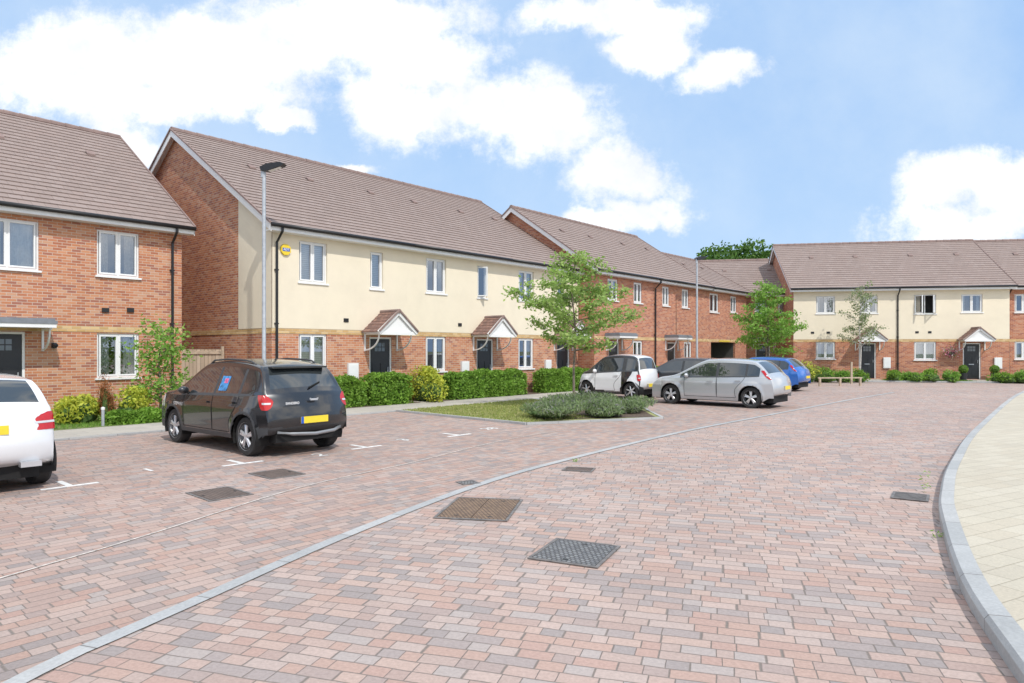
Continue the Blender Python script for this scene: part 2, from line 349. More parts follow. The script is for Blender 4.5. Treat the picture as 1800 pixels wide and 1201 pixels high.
def window(root,x0,x1,z0,z1,lights=2,fill=None,opened=None):
    mb=MB(); t=.045; sash(mb,x0,x1,z0,z1,.045,.115,t)
    w=(x1-x0-2*t)/lights; pn=MB()
    for i in range(lights):
        a=x0+t+i*w; b=a+w
        if i: mb.box(a-.02,a+.02,.045,.115,z0+t,z1-t)
        if opened is not None and i in opened: continue
        sash(mb,a+.02,b-.02,z0+t+.003,z1-t-.003,.03,.09,.042)
        pn.quad((a+.05,.07,z0+t+.03),(b-.05,.07,z0+t+.03),(b-.05,.07,z1-t-.03),(a+.05,.07,z1-t-.03))
    f=mb.build('window',m_white,root,uv=False)
    if pn.v: pn.build('pane',m_glass,f,uv=False)
    s=MB(); s.box(x0-.05,x1+.05,-.06,.05,z0-.055,z0-.002); s.build('sill',m_white,f,uv=False)
    if opened:
        for i in opened:
            a=x0+t+i*w; q=MB(); sash(q,0,w-.03,z0+t,z1-t,-.03,.03,.045); g=MB(); g.quad((.04,0,z0+t+.04),(w-.07,0,z0+t+.04),(w-.07,0,z1-t-.04),(.04,0,z1-t-.04))
            left=(i==0)
            ang=R(-62) if left else R(180+62); px=a+.01 if left else a+w-.01
            M=Matrix.Translation((px,.04,0))@Matrix.Rotation(ang,4,'Z')
            q.v=[tuple(M@Vector(v)) for v in q.v]; g.v=[tuple(M@Vector(v)) for v in g.v]
            q.build('casement',m_white,f,uv=False); g.build('casement_pane',m_glass,f,uv=False)
    if fill:
        b=MB()
        if fill=='blind': b.quad((x0+.04,.17,z0+.03),(x1-.04,.17,z0+.03),(x1-.04,.17,z1-.03),(x0+.04,.17,z1-.03)); b.build('blind',m_blind,f)
        else:
            m=m_curt if fill=='curtain' else m_net; W=(x1-x0)*(.28 if fill=='curtain' else random.choice((.2,.3,.4,.44)))
            for (a,e) in ((x0+.03,x0+.03+W),(x1-.03-W,x1-.03)):
                k=10
                for i in range(k):
                    xa=a+(e-a)*i/k; xb=a+(e-a)*(i+1)/k; ya=.19+.03*(i%2); yb=.19+.03*((i+1)%2)
                    b.quad((xa,ya,z0+.02),(xb,yb,z0+.02),(xb,yb,z1-.02),(xa,ya,z1-.02))
            b.build('curtain',m,f,uv=False)
def door(root,x0,x1,z0=.12,z1=2.25):
    f=MB(); f.box(x0,x0+.06,.03,.11,z0,z1); f.box(x1-.06,x1,.03,.11,z0,z1); f.box(x0+.06,x1-.06,.03,.11,z1-.06,z1)
    d0=MB(); a,b,c,e=x0+.062,x1-.062,z0+.01,z1-.062; d0.box(a,b,.06,.10,c,e)
    w=b-a
    for k in (0,1):
        xx=a+w*(.12+.42*k); d0.box(xx,xx+w*.34,.045,.06,c+.15,c+.8)
    for k in (0,1): xx=a+w*(.12+.42*k); d0.box(xx,xx+w*.34,.045,.06,c+.95,c+1.25)
    D=d0.build('door',m_door,root,uv=False); f.build('door_frame',m_white,D,uv=False)
    g=MB()
    for i in range(3):
        for j in range(2): g.box(a+w*(.24+.18*i),a+w*(.24+.18*i)+w*.15,.05,.062,e-.42+.16*j,e-.42+.16*j+.13)
    g.build('door_glass',pane_dark,D,uv=False)
    h=MB(); h.tube([(b-.09,.02,c+.95),(b-.09,.02,c+1.12)],.014,8); h.box(b-.1,b-.08,.02,.06,c+.96,c+.98); h.build('handle',m_steel,D,uv=False)
    l=MB(); l.box(a+w*.33,a+w*.67,.05,.058,c+.83,c+.89); l.build('letter_plate',m_steel,D,uv=False)
    s=MB(); s.box(x0-.1,x1+.1,-.5,.02,0,.1); s.build('door_step',m_path,root)
pane_dark=pr('dark_reflective_pane',(.12,.14,.16),.08,var=0,spec=1)
def bracket(root,x,parent,z1=2.42,out=.8):
    b=MB(); b.box(x-.025,x+.025,-.05,-.002,z1-.6,z1); b.box(x-.025,x+.025,-out,-.05,z1-.05,z1-.003)
    P=[(x,-.04-(out-.15)*math.sin(t)*1.0,z1-.56+ .52*(1-math.cos(t))) for t in [i*math.pi/2/7 for i in range(8)]]
    for p,q in zip(P,P[1:]): b.bar(p,q,.04,.04)
    b.build('bracket',m_white,parent,uv=False)
def porch(root,cx,hw=.82,out=1.0,z0=2.42,z1=3.12):
    mb=MB(); sl=(z1-z0)/hw; N=6
    for s in (-1,1):
        for i in range(N):
            xa=hw*(1-i/N); xb=hw*(1-(i+1)/N); za=z0+(hw-xa)*sl+.03; zb=z0+(hw-xb)*sl+.008
            P=[(cx+s*xa,-out,za),(cx+s*xa,-.003,za),(cx+s*xb,-.003,zb),(cx+s*xb,-out,zb)]
            mb.quad(*(P if s>0 else P[::-1]))
            Q=[(cx+s*xa,-out,za),(cx+s*xa,-out,za-.03),(cx+s*xa,-.003,za-.03),(cx+s*xa,-.003,za)]; mb.quad(*(Q if s>0 else Q[::-1]))
    r=mb.build('porch_roof',m_tile2,root)
    t=MB(); t.tube([(cx,-out-.01,z1+.01),(cx,0,z1+.01)],.065,8)
    for s in (-1,1): t.bar((cx+s*(hw+.0),-out+.0,z0+.035),(cx,-out+.0,z1+.035),.05,.05)
    t.build('ridge_tile',m_ridge,r,uv=False)
    g=MB(); g.add([(cx-hw+.05,-out+.1,z0),(cx+hw-.05,-out+.1,z0),(cx,-out+.1,z1-.02)],[(0,1,2)])
    for s in (-1,1): g.bar((cx+s*hw,-out+.05,z0-.02),(cx,-out+.05,z1-.045),.05,.13)
    g.box(cx-hw+.04,cx+hw-.04,-out+.06,-out+.14,z0-.09,z0+.03)
    g.box(cx-hw+.05,cx+hw-.05,-out+.14,-.003,z0-.03,z0-.0)
    g.build('porch_gable',m_white,r,uv=False)
    for s in (-1,1): bracket(root,cx+s*(hw-.14),r,z0-.03,out-.1)
def flatcanopy(root,cx,hw=.8,out=.85,z0=2.4):
    mb=MB(); mb.box(cx-hw,cx+hw,-out,-.003,z0+.10,z0+.18); mb.box(cx-hw+.04,cx+hw-.04,-out+.05,-.003,z0+.18,z0+.24)
    r=mb.build('porch_canopy',m_lead,root,uv=False)
    g=MB(); g.box(cx-hw+.02,cx+hw-.02,-out+.02,-.004,z0,z0+.098); g.build('canopy_fascia',m_white,r,uv=False)
    for s in (-1,1): bracket(root,cx+s*(hw-.12),r,z0-.003,out-.1)
def house(label,loc,rot,W,half,eaves,ridge,finish,wins,dr,gl=False,gr=False,canopy=None,dp=(),band=True,wrap=0,arch=None,meter=None,vents=(),group=None,brick=None,name='terraced_house',ov=.36,chw=.8):
    root=thing(name,label,'house',loc,rot,group); brick=brick or m_brick
    k=(ridge-eaves)/(half+ov); zw=eaves+ov*k-.03; zr=lambda y: eaves+(y+ov)*k if y<half else ridge-(y-half)*k
    ops=[(w[0],w[1],w[2],w[3]) for w in wins]
    if dr: ops.append((dr[0],dr[1],.12,dr[2] if len(dr)>2 else 2.25))
    if arch: ops.append((arch[0],arch[1],-.0,arch[2]))
    BZ0,BZ1=2.33,2.49; m=MB()
    rv=.13
    if finish=='render':
        panel(m,0,W,0,BZ0,ops,0,rv); bd=MB(); panel(bd,0,W,BZ0,BZ1,ops,-.012,rv)
        bd.box(0,W,-.012,0,BZ0-.001,BZ0)
        rn=MB(); panel(rn,0,W,BZ1,zw,ops,-.02,rv+.02); rn.quad((0,-.02,BZ1),(0,0,BZ1),(W,0,BZ1),(W,-.02,BZ1))
    else:
        panel(m,0,W,0,zw,ops,0,rv); bd=None
        if band: bd=MB(); panel(bd,0,W,BZ0,BZ1,ops,-.012,.01)
        rn=None
    dpth=2*half
    for on,x,s in ((gl,0,-1),(gr,W,1)):
        if not on: continue
        P=[(x,0,0),(x,dpth,0),(x,dpth,zw),(x,half,zr(half)-.04),(x,0,zw)]; m.add(P,[(4,3,2,1,0) if s<0 else (0,1,2,3,4)])
        if bd: bd.box(min(x,x+s*.012),max(x,x+s*.012),-.012,dpth,BZ0,BZ1)
        if rn and wrap:
            xx=x+s*.02; Q=[(xx,-.02,BZ1),(xx,wrap,BZ1),(xx,wrap,zr(wrap)-.05),(xx,-.02,zw)]
            rn.add(Q,[(3,2,1,0) if s<0 else (0,1,2,3)]); rn.quad((xx,wrap,BZ1),(x,wrap,BZ1),(x,wrap,zr(wrap)-.05),(xx,wrap,zr(wrap)-.05))
    m.quad((0,dpth,0),(0,dpth,zw),(W,dpth,zw),(W,dpth,0))
    m.build('wall',brick,root)
    if bd: bd.build('brick_band',m_band,root)
    if rn: rn.build('rendered_wall',m_render,root)
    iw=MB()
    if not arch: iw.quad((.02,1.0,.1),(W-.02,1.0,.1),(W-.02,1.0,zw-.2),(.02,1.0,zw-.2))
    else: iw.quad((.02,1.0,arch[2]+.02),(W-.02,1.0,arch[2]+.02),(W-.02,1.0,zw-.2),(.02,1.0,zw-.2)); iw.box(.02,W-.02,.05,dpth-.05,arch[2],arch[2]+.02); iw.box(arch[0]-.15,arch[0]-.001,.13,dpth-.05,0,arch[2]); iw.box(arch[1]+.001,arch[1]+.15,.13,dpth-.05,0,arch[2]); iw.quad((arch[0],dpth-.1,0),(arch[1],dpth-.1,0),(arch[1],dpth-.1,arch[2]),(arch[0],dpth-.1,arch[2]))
    iw.build('dark_backing',m_dark,root,uv=False)  # dark-coloured sheets standing in for the shade of rooms and archway
    x0=-.24 if gl else 0; x1=W+.24 if gr else W; L=math.hypot(half+ov,ridge-eaves); N=int(round(L/.29)); dy=(half+ov)/N; dz=(ridge-eaves)/N
    rf=MB(); nz=math.cos(math.atan(k)); ny=-math.sin(math.atan(k))
    for i in range(N):
        ya=-ov+dy*i; za=eaves+dz*i; yb=ya+dy; zb=za+dz; t=.024
        a=(ya+ny*t,za+nz*t); b=(yb,zb)
        rf.quad((x0,a[0],a[1]),(x1,a[0],a[1]),(x1,b[0],b[1]),(x0,b[0],b[1]))
        rf.quad((x0,ya,za),(x1,ya,za),(x1,a[0],a[1]),(x0,a[0],a[1]))
    yb=dpth+ov; rf.quad((x0,half,ridge),(x1,half,ridge),(x1,yb,eaves),(x0,yb,eaves))
    roof=rf.build('roof',m_tile,root)
    rt=MB(); nn=int((x1-x0)/.42); P=[];RR=[]
    for i in range(nn):
        a=x0+(x1-x0)*i/nn; b=x0+(x1-x0)*(i+1)/nn; P+=[(a+.002,half,ridge),(b-.004,half,ridge)]; RR+=[.115,.10]
    rt.tube(P,RR,8); rt.build('ridge_tiles',m_ridge,roof,uv=False)
    for xx in (W*.3,W*.75):
        vt=MB(); yy=half*.62; zz=eaves+(yy+ov)*k; vt.add([(xx-.12,yy,zz+.03),(xx+.12,yy,zz+.03),(xx+.12,yy+.22,zz+.22*k+.09),(xx-.12,yy+.22,zz+.22*k+.09),(xx-.12,yy,zz+.09),(xx+.12,yy,zz+.09)],[(0,1,5,4),(4,5,2,3),(0,4,3),(1,2,5)])
        vt.build('roof_vent',m_ridge,roof,uv=False)
    fa=MB(); fa.box(x0,x1,-ov,-ov+.03,eaves-.21,eaves-.015); fa.box(x0,x1,-ov+.03,-.021,eaves-.21,eaves-.185); fa.build('fascia',m_white,root,uv=False)
    gu=MB(); gu.tube([(x0,-ov-.06,eaves-.045),(x1,-ov-.06,eaves-.045)],.06,10); gu.build('gutter',m_black,root,smooth=True,uv=False)
    for (x,on,s) in ((x0,gl,-1),(x1,gr,1)):
        if not on: continue
        bb=MB(); tile=MB()
        for (ya,za,yb_,zb_) in ((-ov,eaves,half,ridge),(half,ridge,dpth+ov,eaves)):
            xa,xb=(x,x+.03) if s<0 else (x-.03,x)
            bb.prismx([(ya,za-.24),(yb_,zb_-.24),(yb_,zb_-.012),(ya,za-.012)],xa,xb)
            xc,xd=(x+.03,-.0) if s<0 else (W,x-.03)
            bb.quad((xc,ya,za-.06),(xd,ya,za-.06),(xd,yb_,zb_-.06),(xc,yb_,zb_-.06))
            tile.prismx([(ya,za-.01),(yb_,zb_-.01),(yb_,zb_+.05),(ya,za+.05)],x-.04 if s<0 else x-.01,x+.01 if s<0 else x+.04)
        bb.build('bargeboard',m_white,root,uv=False); tile.build('verge_tiles',m_ridge,roof,uv=False)
    for x in dp:
        p=MB(); p.tube([(x,-ov-.04,eaves-.08),(x,-ov-.04,eaves-.2),(x,-.08,eaves-.5),(x,-.08,.05)],.038,8)
        for z in (1.0,2.6,4.2): p.box(x-.06,x+.06,-.09,-.012,z,z+.04)
        p.build('downpipe',m_black,root,smooth=False,uv=False)
    for w in wins: window(root,*w)
    if dr: door(root,dr[0],dr[1],.12,dr[2] if len(dr)>2 else 2.25)
    if canopy=='porch': porch(root,(dr[0]+dr[1])/2)
    if canopy=='flat': flatcanopy(root,(dr[0]+dr[1])/2,chw)
    if meter is not None: q=MB(); q.box(meter-.2,meter+.2,-.09,-.002,.75,1.4); q.box(meter-.17,meter+.17,-.10,-.09,.79,1.36); q.build('meter_box',m_white,root,uv=False)
    for (x,z) in vents: q=MB(); q.box(x-.09,x+.09,-.045,-.002,z-.06,z+.06); q.build('air_vent',m_black,root,uv=False)
    return root
E=5.54
V1=2.52
h1=house('red brick end house at the left edge, flat grey porch over its dark door',UV_(-6.95,V1),ROT,5.4,5.7,E,9.5,'brick',
      [(3.09,4.19,3.92,5.2,2,'curtain'),(.35,1.72,3.92,5.2,2,'net'),(3.09,4.19,1.05,2.3,2,'net')],(.42,1.42,2.3),gr=True,canopy='flat',dp=(5.1,),vents=((3.3,2.95),(3.95,2.98)),chw=1.0)
q=MB(); q.lathe([(.0,-.10),(.05,-.10),(.055,-.22),(.0,-.24)],(2.05,0,1.95),'y',10); q.box(2.0,2.1,-.10,-.002,1.88,2.02); q.build('wall_light',m_black,h1,uv=False)
house('red brick house adjoining the left edge of the photo, mostly out of frame',UV_(-12.35,V1),ROT,5.4,5.7,E,9.5,'brick',[(.8,1.9,3.92,5.2,2,'net'),(.8,1.9,1.05,2.3,2,'net')],(3.8,4.8,2.3),gl=True,canopy='flat')
U=5.17
labs=['cream rendered end house with exposed brick gable and yellow alarm box','middle cream rendered house of the row, one upper casement standing open','cream rendered house at the far end of the row, half behind the young tree']
for i in range(3):
    house(labs[i],UV_(U*i,0),ROT,U,6.5,E,9.7,'render',
        [(.89,1.89,3.93,5.2,2,'blind' if i==0 else 'net'),(3.57,4.11,3.9,5.15,1,'blind' if i==0 else None,[0] if i==1 else None),(.89,1.89,1.05,2.33,2,'blind' if i==0 else 'net')],
        (3.55,4.5,2.27),gl=(i==0),gr=(i==2),canopy='porch',dp=(.12,) if i==0 else (),wrap=2.0 if i==0 else 0,meter=2.85,vents=((2.6,2.8),),brick=None)
V3=-.89; u3=15.56
house('red brick house with gable end next to the cream row',UV_(u3,V3),ROT,5.6,4.9,E,9.05,'brick',[(1.1,2.0,4.2,5.22,2,'net'),(3.45,4.25,4.2,5.22,2,'net'),(3.4,4.3,1.2,2.3,2,'net')],(1.2,2.1),gl=True,canopy='flat',dp=(5.5,),brick=m_brick2)
house('red brick house between two black downpipes, mid row',UV_(u3+5.6,V3),ROT,6.1,4.9,E,9.05,'brick',[(.75,1.5,4.2,5.22,2,'net'),(2.95,3.75,4.2,5.22,2,'net'),(3.2,4.1,1.2,2.3,2,'net')],(1.3,2.2),gr=True,canopy='flat',brick=m_brick2)
hb=house('brick house with lower roof and drive-through archway below',UV_(u3+11.7,V3),ROT,5.75,3.7,E,8.0,'brick',[(.35,1.55,4.1,5.22,2,'net'),(3.3,4.2,4.2,5.22,2,None)],None,gr=True,arch=(.5,4.0,2.3),brick=m_brick2)
q=MB(); q.box(1.6,3.1,-.04,-.014,2.335,2.43); q.build('height_limit_bar',m_yel2,hb,uv=False)
RB=R(-10)
house('small red brick house in the corner with a lower roof, behind the young tree',(12.5,45.6,0),RB,6.6,4.2,E,8.28,'brick',[(3.55,4.35,4.2,5.2,2,'net'),(5.0,5.6,4.2,5.2,1,'net')],(3.6,4.5),canopy='flat',brick=m_brick2)
def T6(w,o=0): return (17.3+.985*w+.174*o,41.96-.174*w+.985*o,0)
house('cream rendered house facing the road, slender birch before its upper windows',T6(0),RB,5.97,4.9,5.6,9.0,'render',[(1.3,2.4,4.06,5.13,2,'net'),(3.8,4.8,4.06,5.13,2,'net'),(1.3,2.4,1.3,2.34,2,'net')],(3.75,4.7),gl=True,canopy='porch',dp=(5.9,),meter=5.3,vents=((1.1,2.9),(2.0,2.9)),brick=m_brick2)
house('cream rendered house facing the road with hanging pink flower basket and open upper window',T6(5.97),RB,5.97,4.9,5.6,9.0,'render',[(.85,2.05,4.0,5.13,2,None,[0,1]),(3.4,4.55,4.06,5.13,2,'net'),(.85,2.05,1.25,2.34,2,'net')],(3.5,4.45),gr=True,canopy='porch',meter=5.35,vents=((1.0,2.9),(1.7,2.9)),brick=m_brick2)
house('red brick house at the far right edge',T6(11.96,.5),RB,7,4.9,5.6,9.0,'brick',[(.5,1.4,4.06,5.13,2,'net'),(.5,1.4,1.3,2.34,2,'net')],(3.5,4.4),canopy='flat',dp=(.15,),brick=m_brick2)
mb=MB(); P=[(.17*math.cos(a),.17*math.sin(a)) for a in [math.pi/8+i*math.pi/4 for i in range(8)]]
mb.add([(x,-.06,z) for x,z in P]+[(x*1.05,0,z*1.05) for x,z in P],[tuple(range(8))]+[(i+8,(i+1)%8+8,(i+1)%8,i) for i in range(8)])
al=thing('alarm_box','yellow octagonal alarm box high on the cream wall','alarm box',UV_(.42,-.023,4.85),ROT); mb.build('casing',m_yel,al,uv=False)
def text(s,size,mat,parent,loc,rot,name,ext=0.0,bold=0.0):
    cu=bpy.data.curves.new(name,'FONT'); cu.body=s; cu.size=size; cu.align_x='CENTER'; cu.align_y='CENTER'; cu.extrude=ext; cu.offset=bold
    t=bpy.data.objects.new('tmp',cu); C.objects.link(t); dg=bpy.context.evaluated_depsgraph_get(); me=bpy.data.meshes.new_from_object(t.evaluated_get(dg))
    bpy.data.objects.remove(t); o=bpy.data.objects.new(name,me); C.objects.link(o); me.materials.clear(); me.materials.append(mat); o.parent=parent; o.location=loc; o.rotation_euler=rot; return o
b=MB(); b.box(-.12,.12,-.066,-.062,-.05,.05); b.build('badge',m_blue,al,uv=False)
text('ADT',.09,m_white,al,(0,-.07,0),(R(90),0,0),'lettering',0,.002)
# ------------------------------------------------------------------ ground
mb=MB(); mb.quad((-900,-300,-.05),(900,-300,-.05),(900,1500,-.05),(-900,1500,-.05)); struct(mb.build('ground',m_ground))
mb=MB(); mb.quad((-40,-15,0),(60,-15,0),(60,41,0),(-40,41,0)); struct(mb.build('road',m_road))
chan=[(-2.95,2.4),(-2.69,3.84),(-2.54,4.29),(-2.30,4.92),(-1.59,6.80),(-.39,9.33),(.95,11.4),(3.79,15.2),(6.73,18.6),(12.0,24.6),(16.5,29.5)]
def ribbon(mb,pts,w,z,step=.3,mi=0):
    P=catmull(pts,step)
    for i in range(len(P)):
        t=P[min(i+1,len(P)-1)]-P[max(i-1,0)]; t/=np.linalg.norm(t); nn=np.array([-t[1],t[0]])*w/2
        mb.v+= [(P[i][0]+nn[0],P[i][1]+nn[1],z),(P[i][0]-nn[0],P[i][1]-nn[1],z)]
    for i in range(len(P)-1): mb.f.append((2*i+1,2*i+3,2*i+2,2*i)); mb.m.append(mi)
def strip_uv(o):
    me=o.data; l=me.uv_layers[0].data; acc=0
    for p in me.polygons:
        vs=[me.vertices[me.loops[i].vertex_index].co for i in p.loop_indices]; L=(vs[1]-vs[0]).length
        for i,(a,b) in zip(p.loop_indices,((0,0),(1,0),(1,1),(0,1))): l[i].uv=(acc+a*L,.3+b*.1)
        acc+=L
P=catmull(chan,.4); mb=MB()
for p,q in zip(P,P[1:]): mb.quad((-40,p[1],.004),(p[0],p[1],.004),(q[0],q[1],.004),(-40,q[1],.004))
mb.quad((-40,-15,.004),(-2.95,-15,.004),(P[0][0],P[0][1],.004),(-40,P[0][1],.004))
struct(mb.build('parking_area',m_bay))
mb=MB(); ribbon(mb,chan,.13,.009); o=mb.build('drainage_channel',m_kerb); strip_uv(o); struct(o)
mb=MB(); ribbon(mb,[(-4.9,3.2),(-4.07,5.43),(-3.6,6.64),(-2.8,9.02),(-1.65,10.97),(-.23,13.65),(1.2,15.6)],.03,.010); struct(mb.build('parking_edge_line',m_faint))
rk=[(.9,-1.5),(1.9,1.6),(2.77,3.73),(3.39,5.15),(4.38,6.96),(5.18,8.27),(6.87,10.7),(10.7,15.7),(20.5,27.6),(27,34),(40,42)]
P=catmull(rk,.3); mb=MB(); prof=[(0,-.02),(.0,.085),(.025,.115),(.15,.12),(.15,.0)]
for i,p in enumerate(P):
    t=P[min(i+1,len(P)-1)]-P[max(i-1,0)]; t/=np.linalg.norm(t); nn=np.array([t[1],-t[0]])
    for (a,z) in prof: mb.v.append((p[0]+nn[0]*a,p[1]+nn[1]*a,z))
for i in range(len(P)-1):
    for j in range(4): a=i*5+j; mb.f.append((a,a+5,a+6,a+1)); mb.m.append(0)
o=mb.build('kerb',m_kerb); l=o.data.uv_layers[0].data; acc=0
for i in range(len(P)-1):
    L=float(np.linalg.norm(P[i+1]-P[i]))
    for j in range(4):
        pl=o.data.polygons[i*4+j]
        for li,(a,b) in zip(pl.loop_indices,((0,0),(1,0),(1,1),(0,1))): l[li].uv=(acc+a*L,.3+.1*(j+b))
    acc+=L
struct(o)
mb=MB()
for i in range(len(P)-1):
    pts=[]
    for k in (i,i+1):
        t=P[min(k+1,len(P)-1)]-P[max(k-1,0)]; t/=np.linalg.norm(t); pts.append((P[k][0]+t[1]*.15,P[k][1]-t[0]*.15))
    (a,b),(c,e)=pts; mb.quad((a,b,.112),(60,b,.112),(60,e,.112),(c,e,.112))
struct(mb.build('pavement',m_slab))
def poly(name,pts,z,mat,skirt=0):
    mb=MB(); mb.add([(x,y,z) for x,y in pts],[tuple(range(len(pts)))])
    if skirt:
        n=len(pts)
        for i in range(n): a=pts[i];b=pts[(i+1)%n]; mb.quad((a[0],a[1],z-skirt),(b[0],b[1],z-skirt),(b[0],b[1],z),(a[0],a[1],z))
    o=mb.build(name,mat); return o
def q2(*L): return [UD(u,D)[:2] for u,D in L]
struct(poly('footpath',q2((-25,15.95),(27,15.95),(27,17.7),(-25,17.7)),.03,m_path,.04))
def kerbrun(name,pts,h=.05,w=.09,z=.0):
    mb=MB()
    for p,q in zip(pts,pts[1:]): mb.bar((p[0],p[1],z+h/2),(q[0],q[1],z+h/2),w,h)
    return struct(mb.build(name,m_kerb))
kerbrun('path_edging',q2((-25,15.9),(27,15.9)),.045,.08)
struct(poly('lawn',q2((-25,17.72),(-1.45,17.72),(-1.45,21.3),(-25,21.3)),.035,m_grass,.04))
struct(poly('garden_bed',q2((-1.4,17.74),(15.5,17.74),(15.5,18.74),(-1.4,18.74)),.034,m_mulch,.04))
struct(poly('garden_bed',q2((15.56,17.03+.7),(33,17.73),(33,17.9),(15.56,17.9)),.034,m_mulch,.04))
struct(poly('front_path',q2((4.95,17.705),(5.95,17.705),(5.95,18.7),(3.6,18.7),(3.6,18.2),(4.95,18.2)),.045,m_path,.04))
isl=[(2.4,15.85),(2.2,10.7),(5.65,8.9),(8.3,11.1),(8.6,15.85)]
struct(poly('lawn_island',q2(*isl),.045,m_lawndry,.04)); kerbrun('island_edging',q2(*(isl)),.06,.09)
struct(poly('planting_bed',q2((2.9,11.0),(5.62,9.1),(8.15,11.2),(8.2,13.6),(5.6,13.4)),.052,m_mulch))
def blades(name,pl,n,mat,h,z,label):
    pl=np.array(pl); lo=pl.min(0); hi=pl.max(0); pts=[]
    def inside(x,y):
        c=False; j=len(pl)-1
        for i in range(len(pl)):
            if ((pl[i][1]>y)!=(pl[j][1]>y)) and (x<(pl[j][0]-pl[i][0])*(y-pl[i][1])/(pl[j][1]-pl[i][1])+pl[i][0]): c=not c
            j=i
        return c
    while len(pts)<n:
        x=random.uniform(lo[0],hi[0]); y=random.uniform(lo[1],hi[1])
        if inside(x,y): pts.append((x,y))
    mb=MB()
    for x,y in pts:
        a=random.uniform(0,3.14); w=.012; hh=h*random.uniform(.5,1.3); dx,dy=math.cos(a)*w,math.sin(a)*w; lx,ly=random.uniform(-.02,.02),random.uniform(-.02,.02)
        o=len(mb.v); mb.v+=[(x-dx,y-dy,z),(x+dx,y+dy,z),(x+lx,y+ly,z+hh)]; mb.f.append((o,o+1,o+2)); mb.m.append(0)
    return tag(mb.build(name,mat,uv=False),label,'grass',kind='stuff')
blades('grass',q2((2.5,15.8),(2.3,10.8),(4.5,10.2),(5.5,13.4),(8.2,13.8),(8.5,15.8)),14000,L_gr,.045,.045,'short patchy grass on the parking island')
blades('grass',q2((-9,17.8),(-1.5,17.8),(-1.5,21.1),(-9,21.1)),9000,L_gr2,.06,.035,'green grass in front of the left brick house')
f=lambda w,o: T6(w,o)[:2]
struct(poly('garden_lawn',[f(-3.5,-2.2),f(20,-2.2),f(20,0.4),f(-3.5,0.4)],.05,m_grass,.06)); kerbrun('far_kerb',[f(-4.5,-2.25),f(20,-2.25)],.09,.12)
struct(poly('front_path',[f(3.6,-2.2),f(4.9,-2.2),f(4.9,0),f(3.6,0)],.058,m_path)); struct(poly('front_path',[f(9.4,-2.2),f(10.6,-2.2),f(10.6,0),f(9.4,0)],.058,m_path))
blades('grass',[f(5,-2.1),f(9.3,-2.1),f(9.3,-.1),f(5,-.1)],4000,L_gr2,.08,.05,'green lawn strip before the frontal cream houses')
for i,lb in enumerate(('white T bay marking nearest the left edge','white T bay marking behind the black hatchback, left','white T bay marking right of the black hatchback','white T bay marking closest to the lawn island')):
    mb=MB(); mb.box(-.34,.34,-.04,.04,0,.003); mb.box(-.04,.04,.04,.5,0,.003); x,y,z=UD(-7.58+2.42*i,10.45); tag(setp(mb.build('bay_marking',m_paint),(x,y,.006),ROT),lb,'road marking')
for s,u,D,lb in (('1',-6.4,10.95,'white painted numeral one between the white and black cars'),('2',-3.85,10.3,'white painted numeral two just behind the black car'),('3',-1.6,10.75,'white painted numeral three right of the black car'),('28',1.0,10.8,'white painted two-digit bay number by the lawn island')):
    o=text(s,.42,m_paint,None,(*UD(u,D)[:2],.0085),(0,0,ROT),'bay_number',0,.006); tag(o,lb,'road marking')
m_iron=brick_mat('cast_iron_tread',.045,.045,.014,[(.20,.20,.205),(.24,.24,.24),(.17,.17,.175)],(.07,.07,.07),rough=.5,bump=.8,stain=.2,stain_scale=3)
m_rust=brick_mat('rusty_iron_tread',.045,.045,.014,[(.27,.18,.12),(.30,.20,.13),(.23,.155,.11)],(.10,.07,.05),rough=.7,bump=.8,stain=.3,stain_scale=3)
m_brown=brick_mat('brown_iron_tread',.045,.045,.014,[(.20,.15,.125),(.17,.13,.11)],(.08,.06,.05),rough=.7,bump=.8,stain=.3,stain_scale=3)
m_steel_d=pr('worn_iron',(.2,.185,.175),.6,metal=.3,var=.25,vs=12)
def cover(label,x,y,rot,w,l,mat,n=1):
    r=thing('manhole_cover',label,'manhole cover',(x,y,.006),R(rot)); fr=MB(); t=.03
    fr.box(-w/2,w/2,-l/2,-l/2+t,0,.008); fr.box(-w/2,w/2,l/2-t,l/2,0,.008); fr.box(-w/2,-w/2+t,-l/2+t,l/2-t,0,.008); fr.box(w/2-t,w/2,-l/2+t,l/2-t,0,.008); fr.build('frame',m_steel_d,r)
    for k in range(n):
        a=-w/2+t+.006+(w-2*t)*k/n; b=-w/2+t-.006+(w-2*t)*(k+1)/n; p=MB(); p.box(a,b,-l/2+t+.006,l/2-t-.006,0,.007); pl=p.build('plate',mat,r)
        h=MB()
        for s in (-1,1): h.box((a+b)/2-.025,(a+b)/2+.025,s*l*.36-.012,s*l*.36+.012,.007,.0085)
        h.build('lifting_slot',m_black,pl)
cover('brown iron cover in the bays, nearer of the two by the black car',-3.70,8.63,-43,.72,.56,m_brown)
cover('dark iron cover in the bays, farther of the two by the black car',-3.45,10.02,-43,.66,.56,m_brown)
cover('large rusty double iron cover beside the grey channel',-.36,7.83,-10,.82,1.06,m_rust,2)
cover('grey patterned steel cover nearest the camera',.57,6.13,-25,.64,.70,m_iron,1)
cover('small iron cover in the road beyond the rusty one',1.02,10.4,-17,.46,.34,m_brown)
cover('tiny square grey cover touching the channel line',-.60,9.35,30,.26,.26,m_iron)
r=thing('drain_grate','slotted road gully grate by the right kerb','drain',(4.93,8.45,.006),R(57)); fr=MB(); fr.box(-.22,.22,-.2,.2,0,.003); fr.build('recess',m_black,r)
g=MB(); g.box(-.22,.22,-.2,-.17,.003,.012); g.box(-.22,.22,.17,.2,.003,.012); g.box(-.22,-.19,-.17,.17,.003,.012); g.box(.19,.22,-.17,.17,.003,.012)
for k in range(7): g.box(-.16+.05*k,-.135+.05*k,-.17,.17,.003,.011)
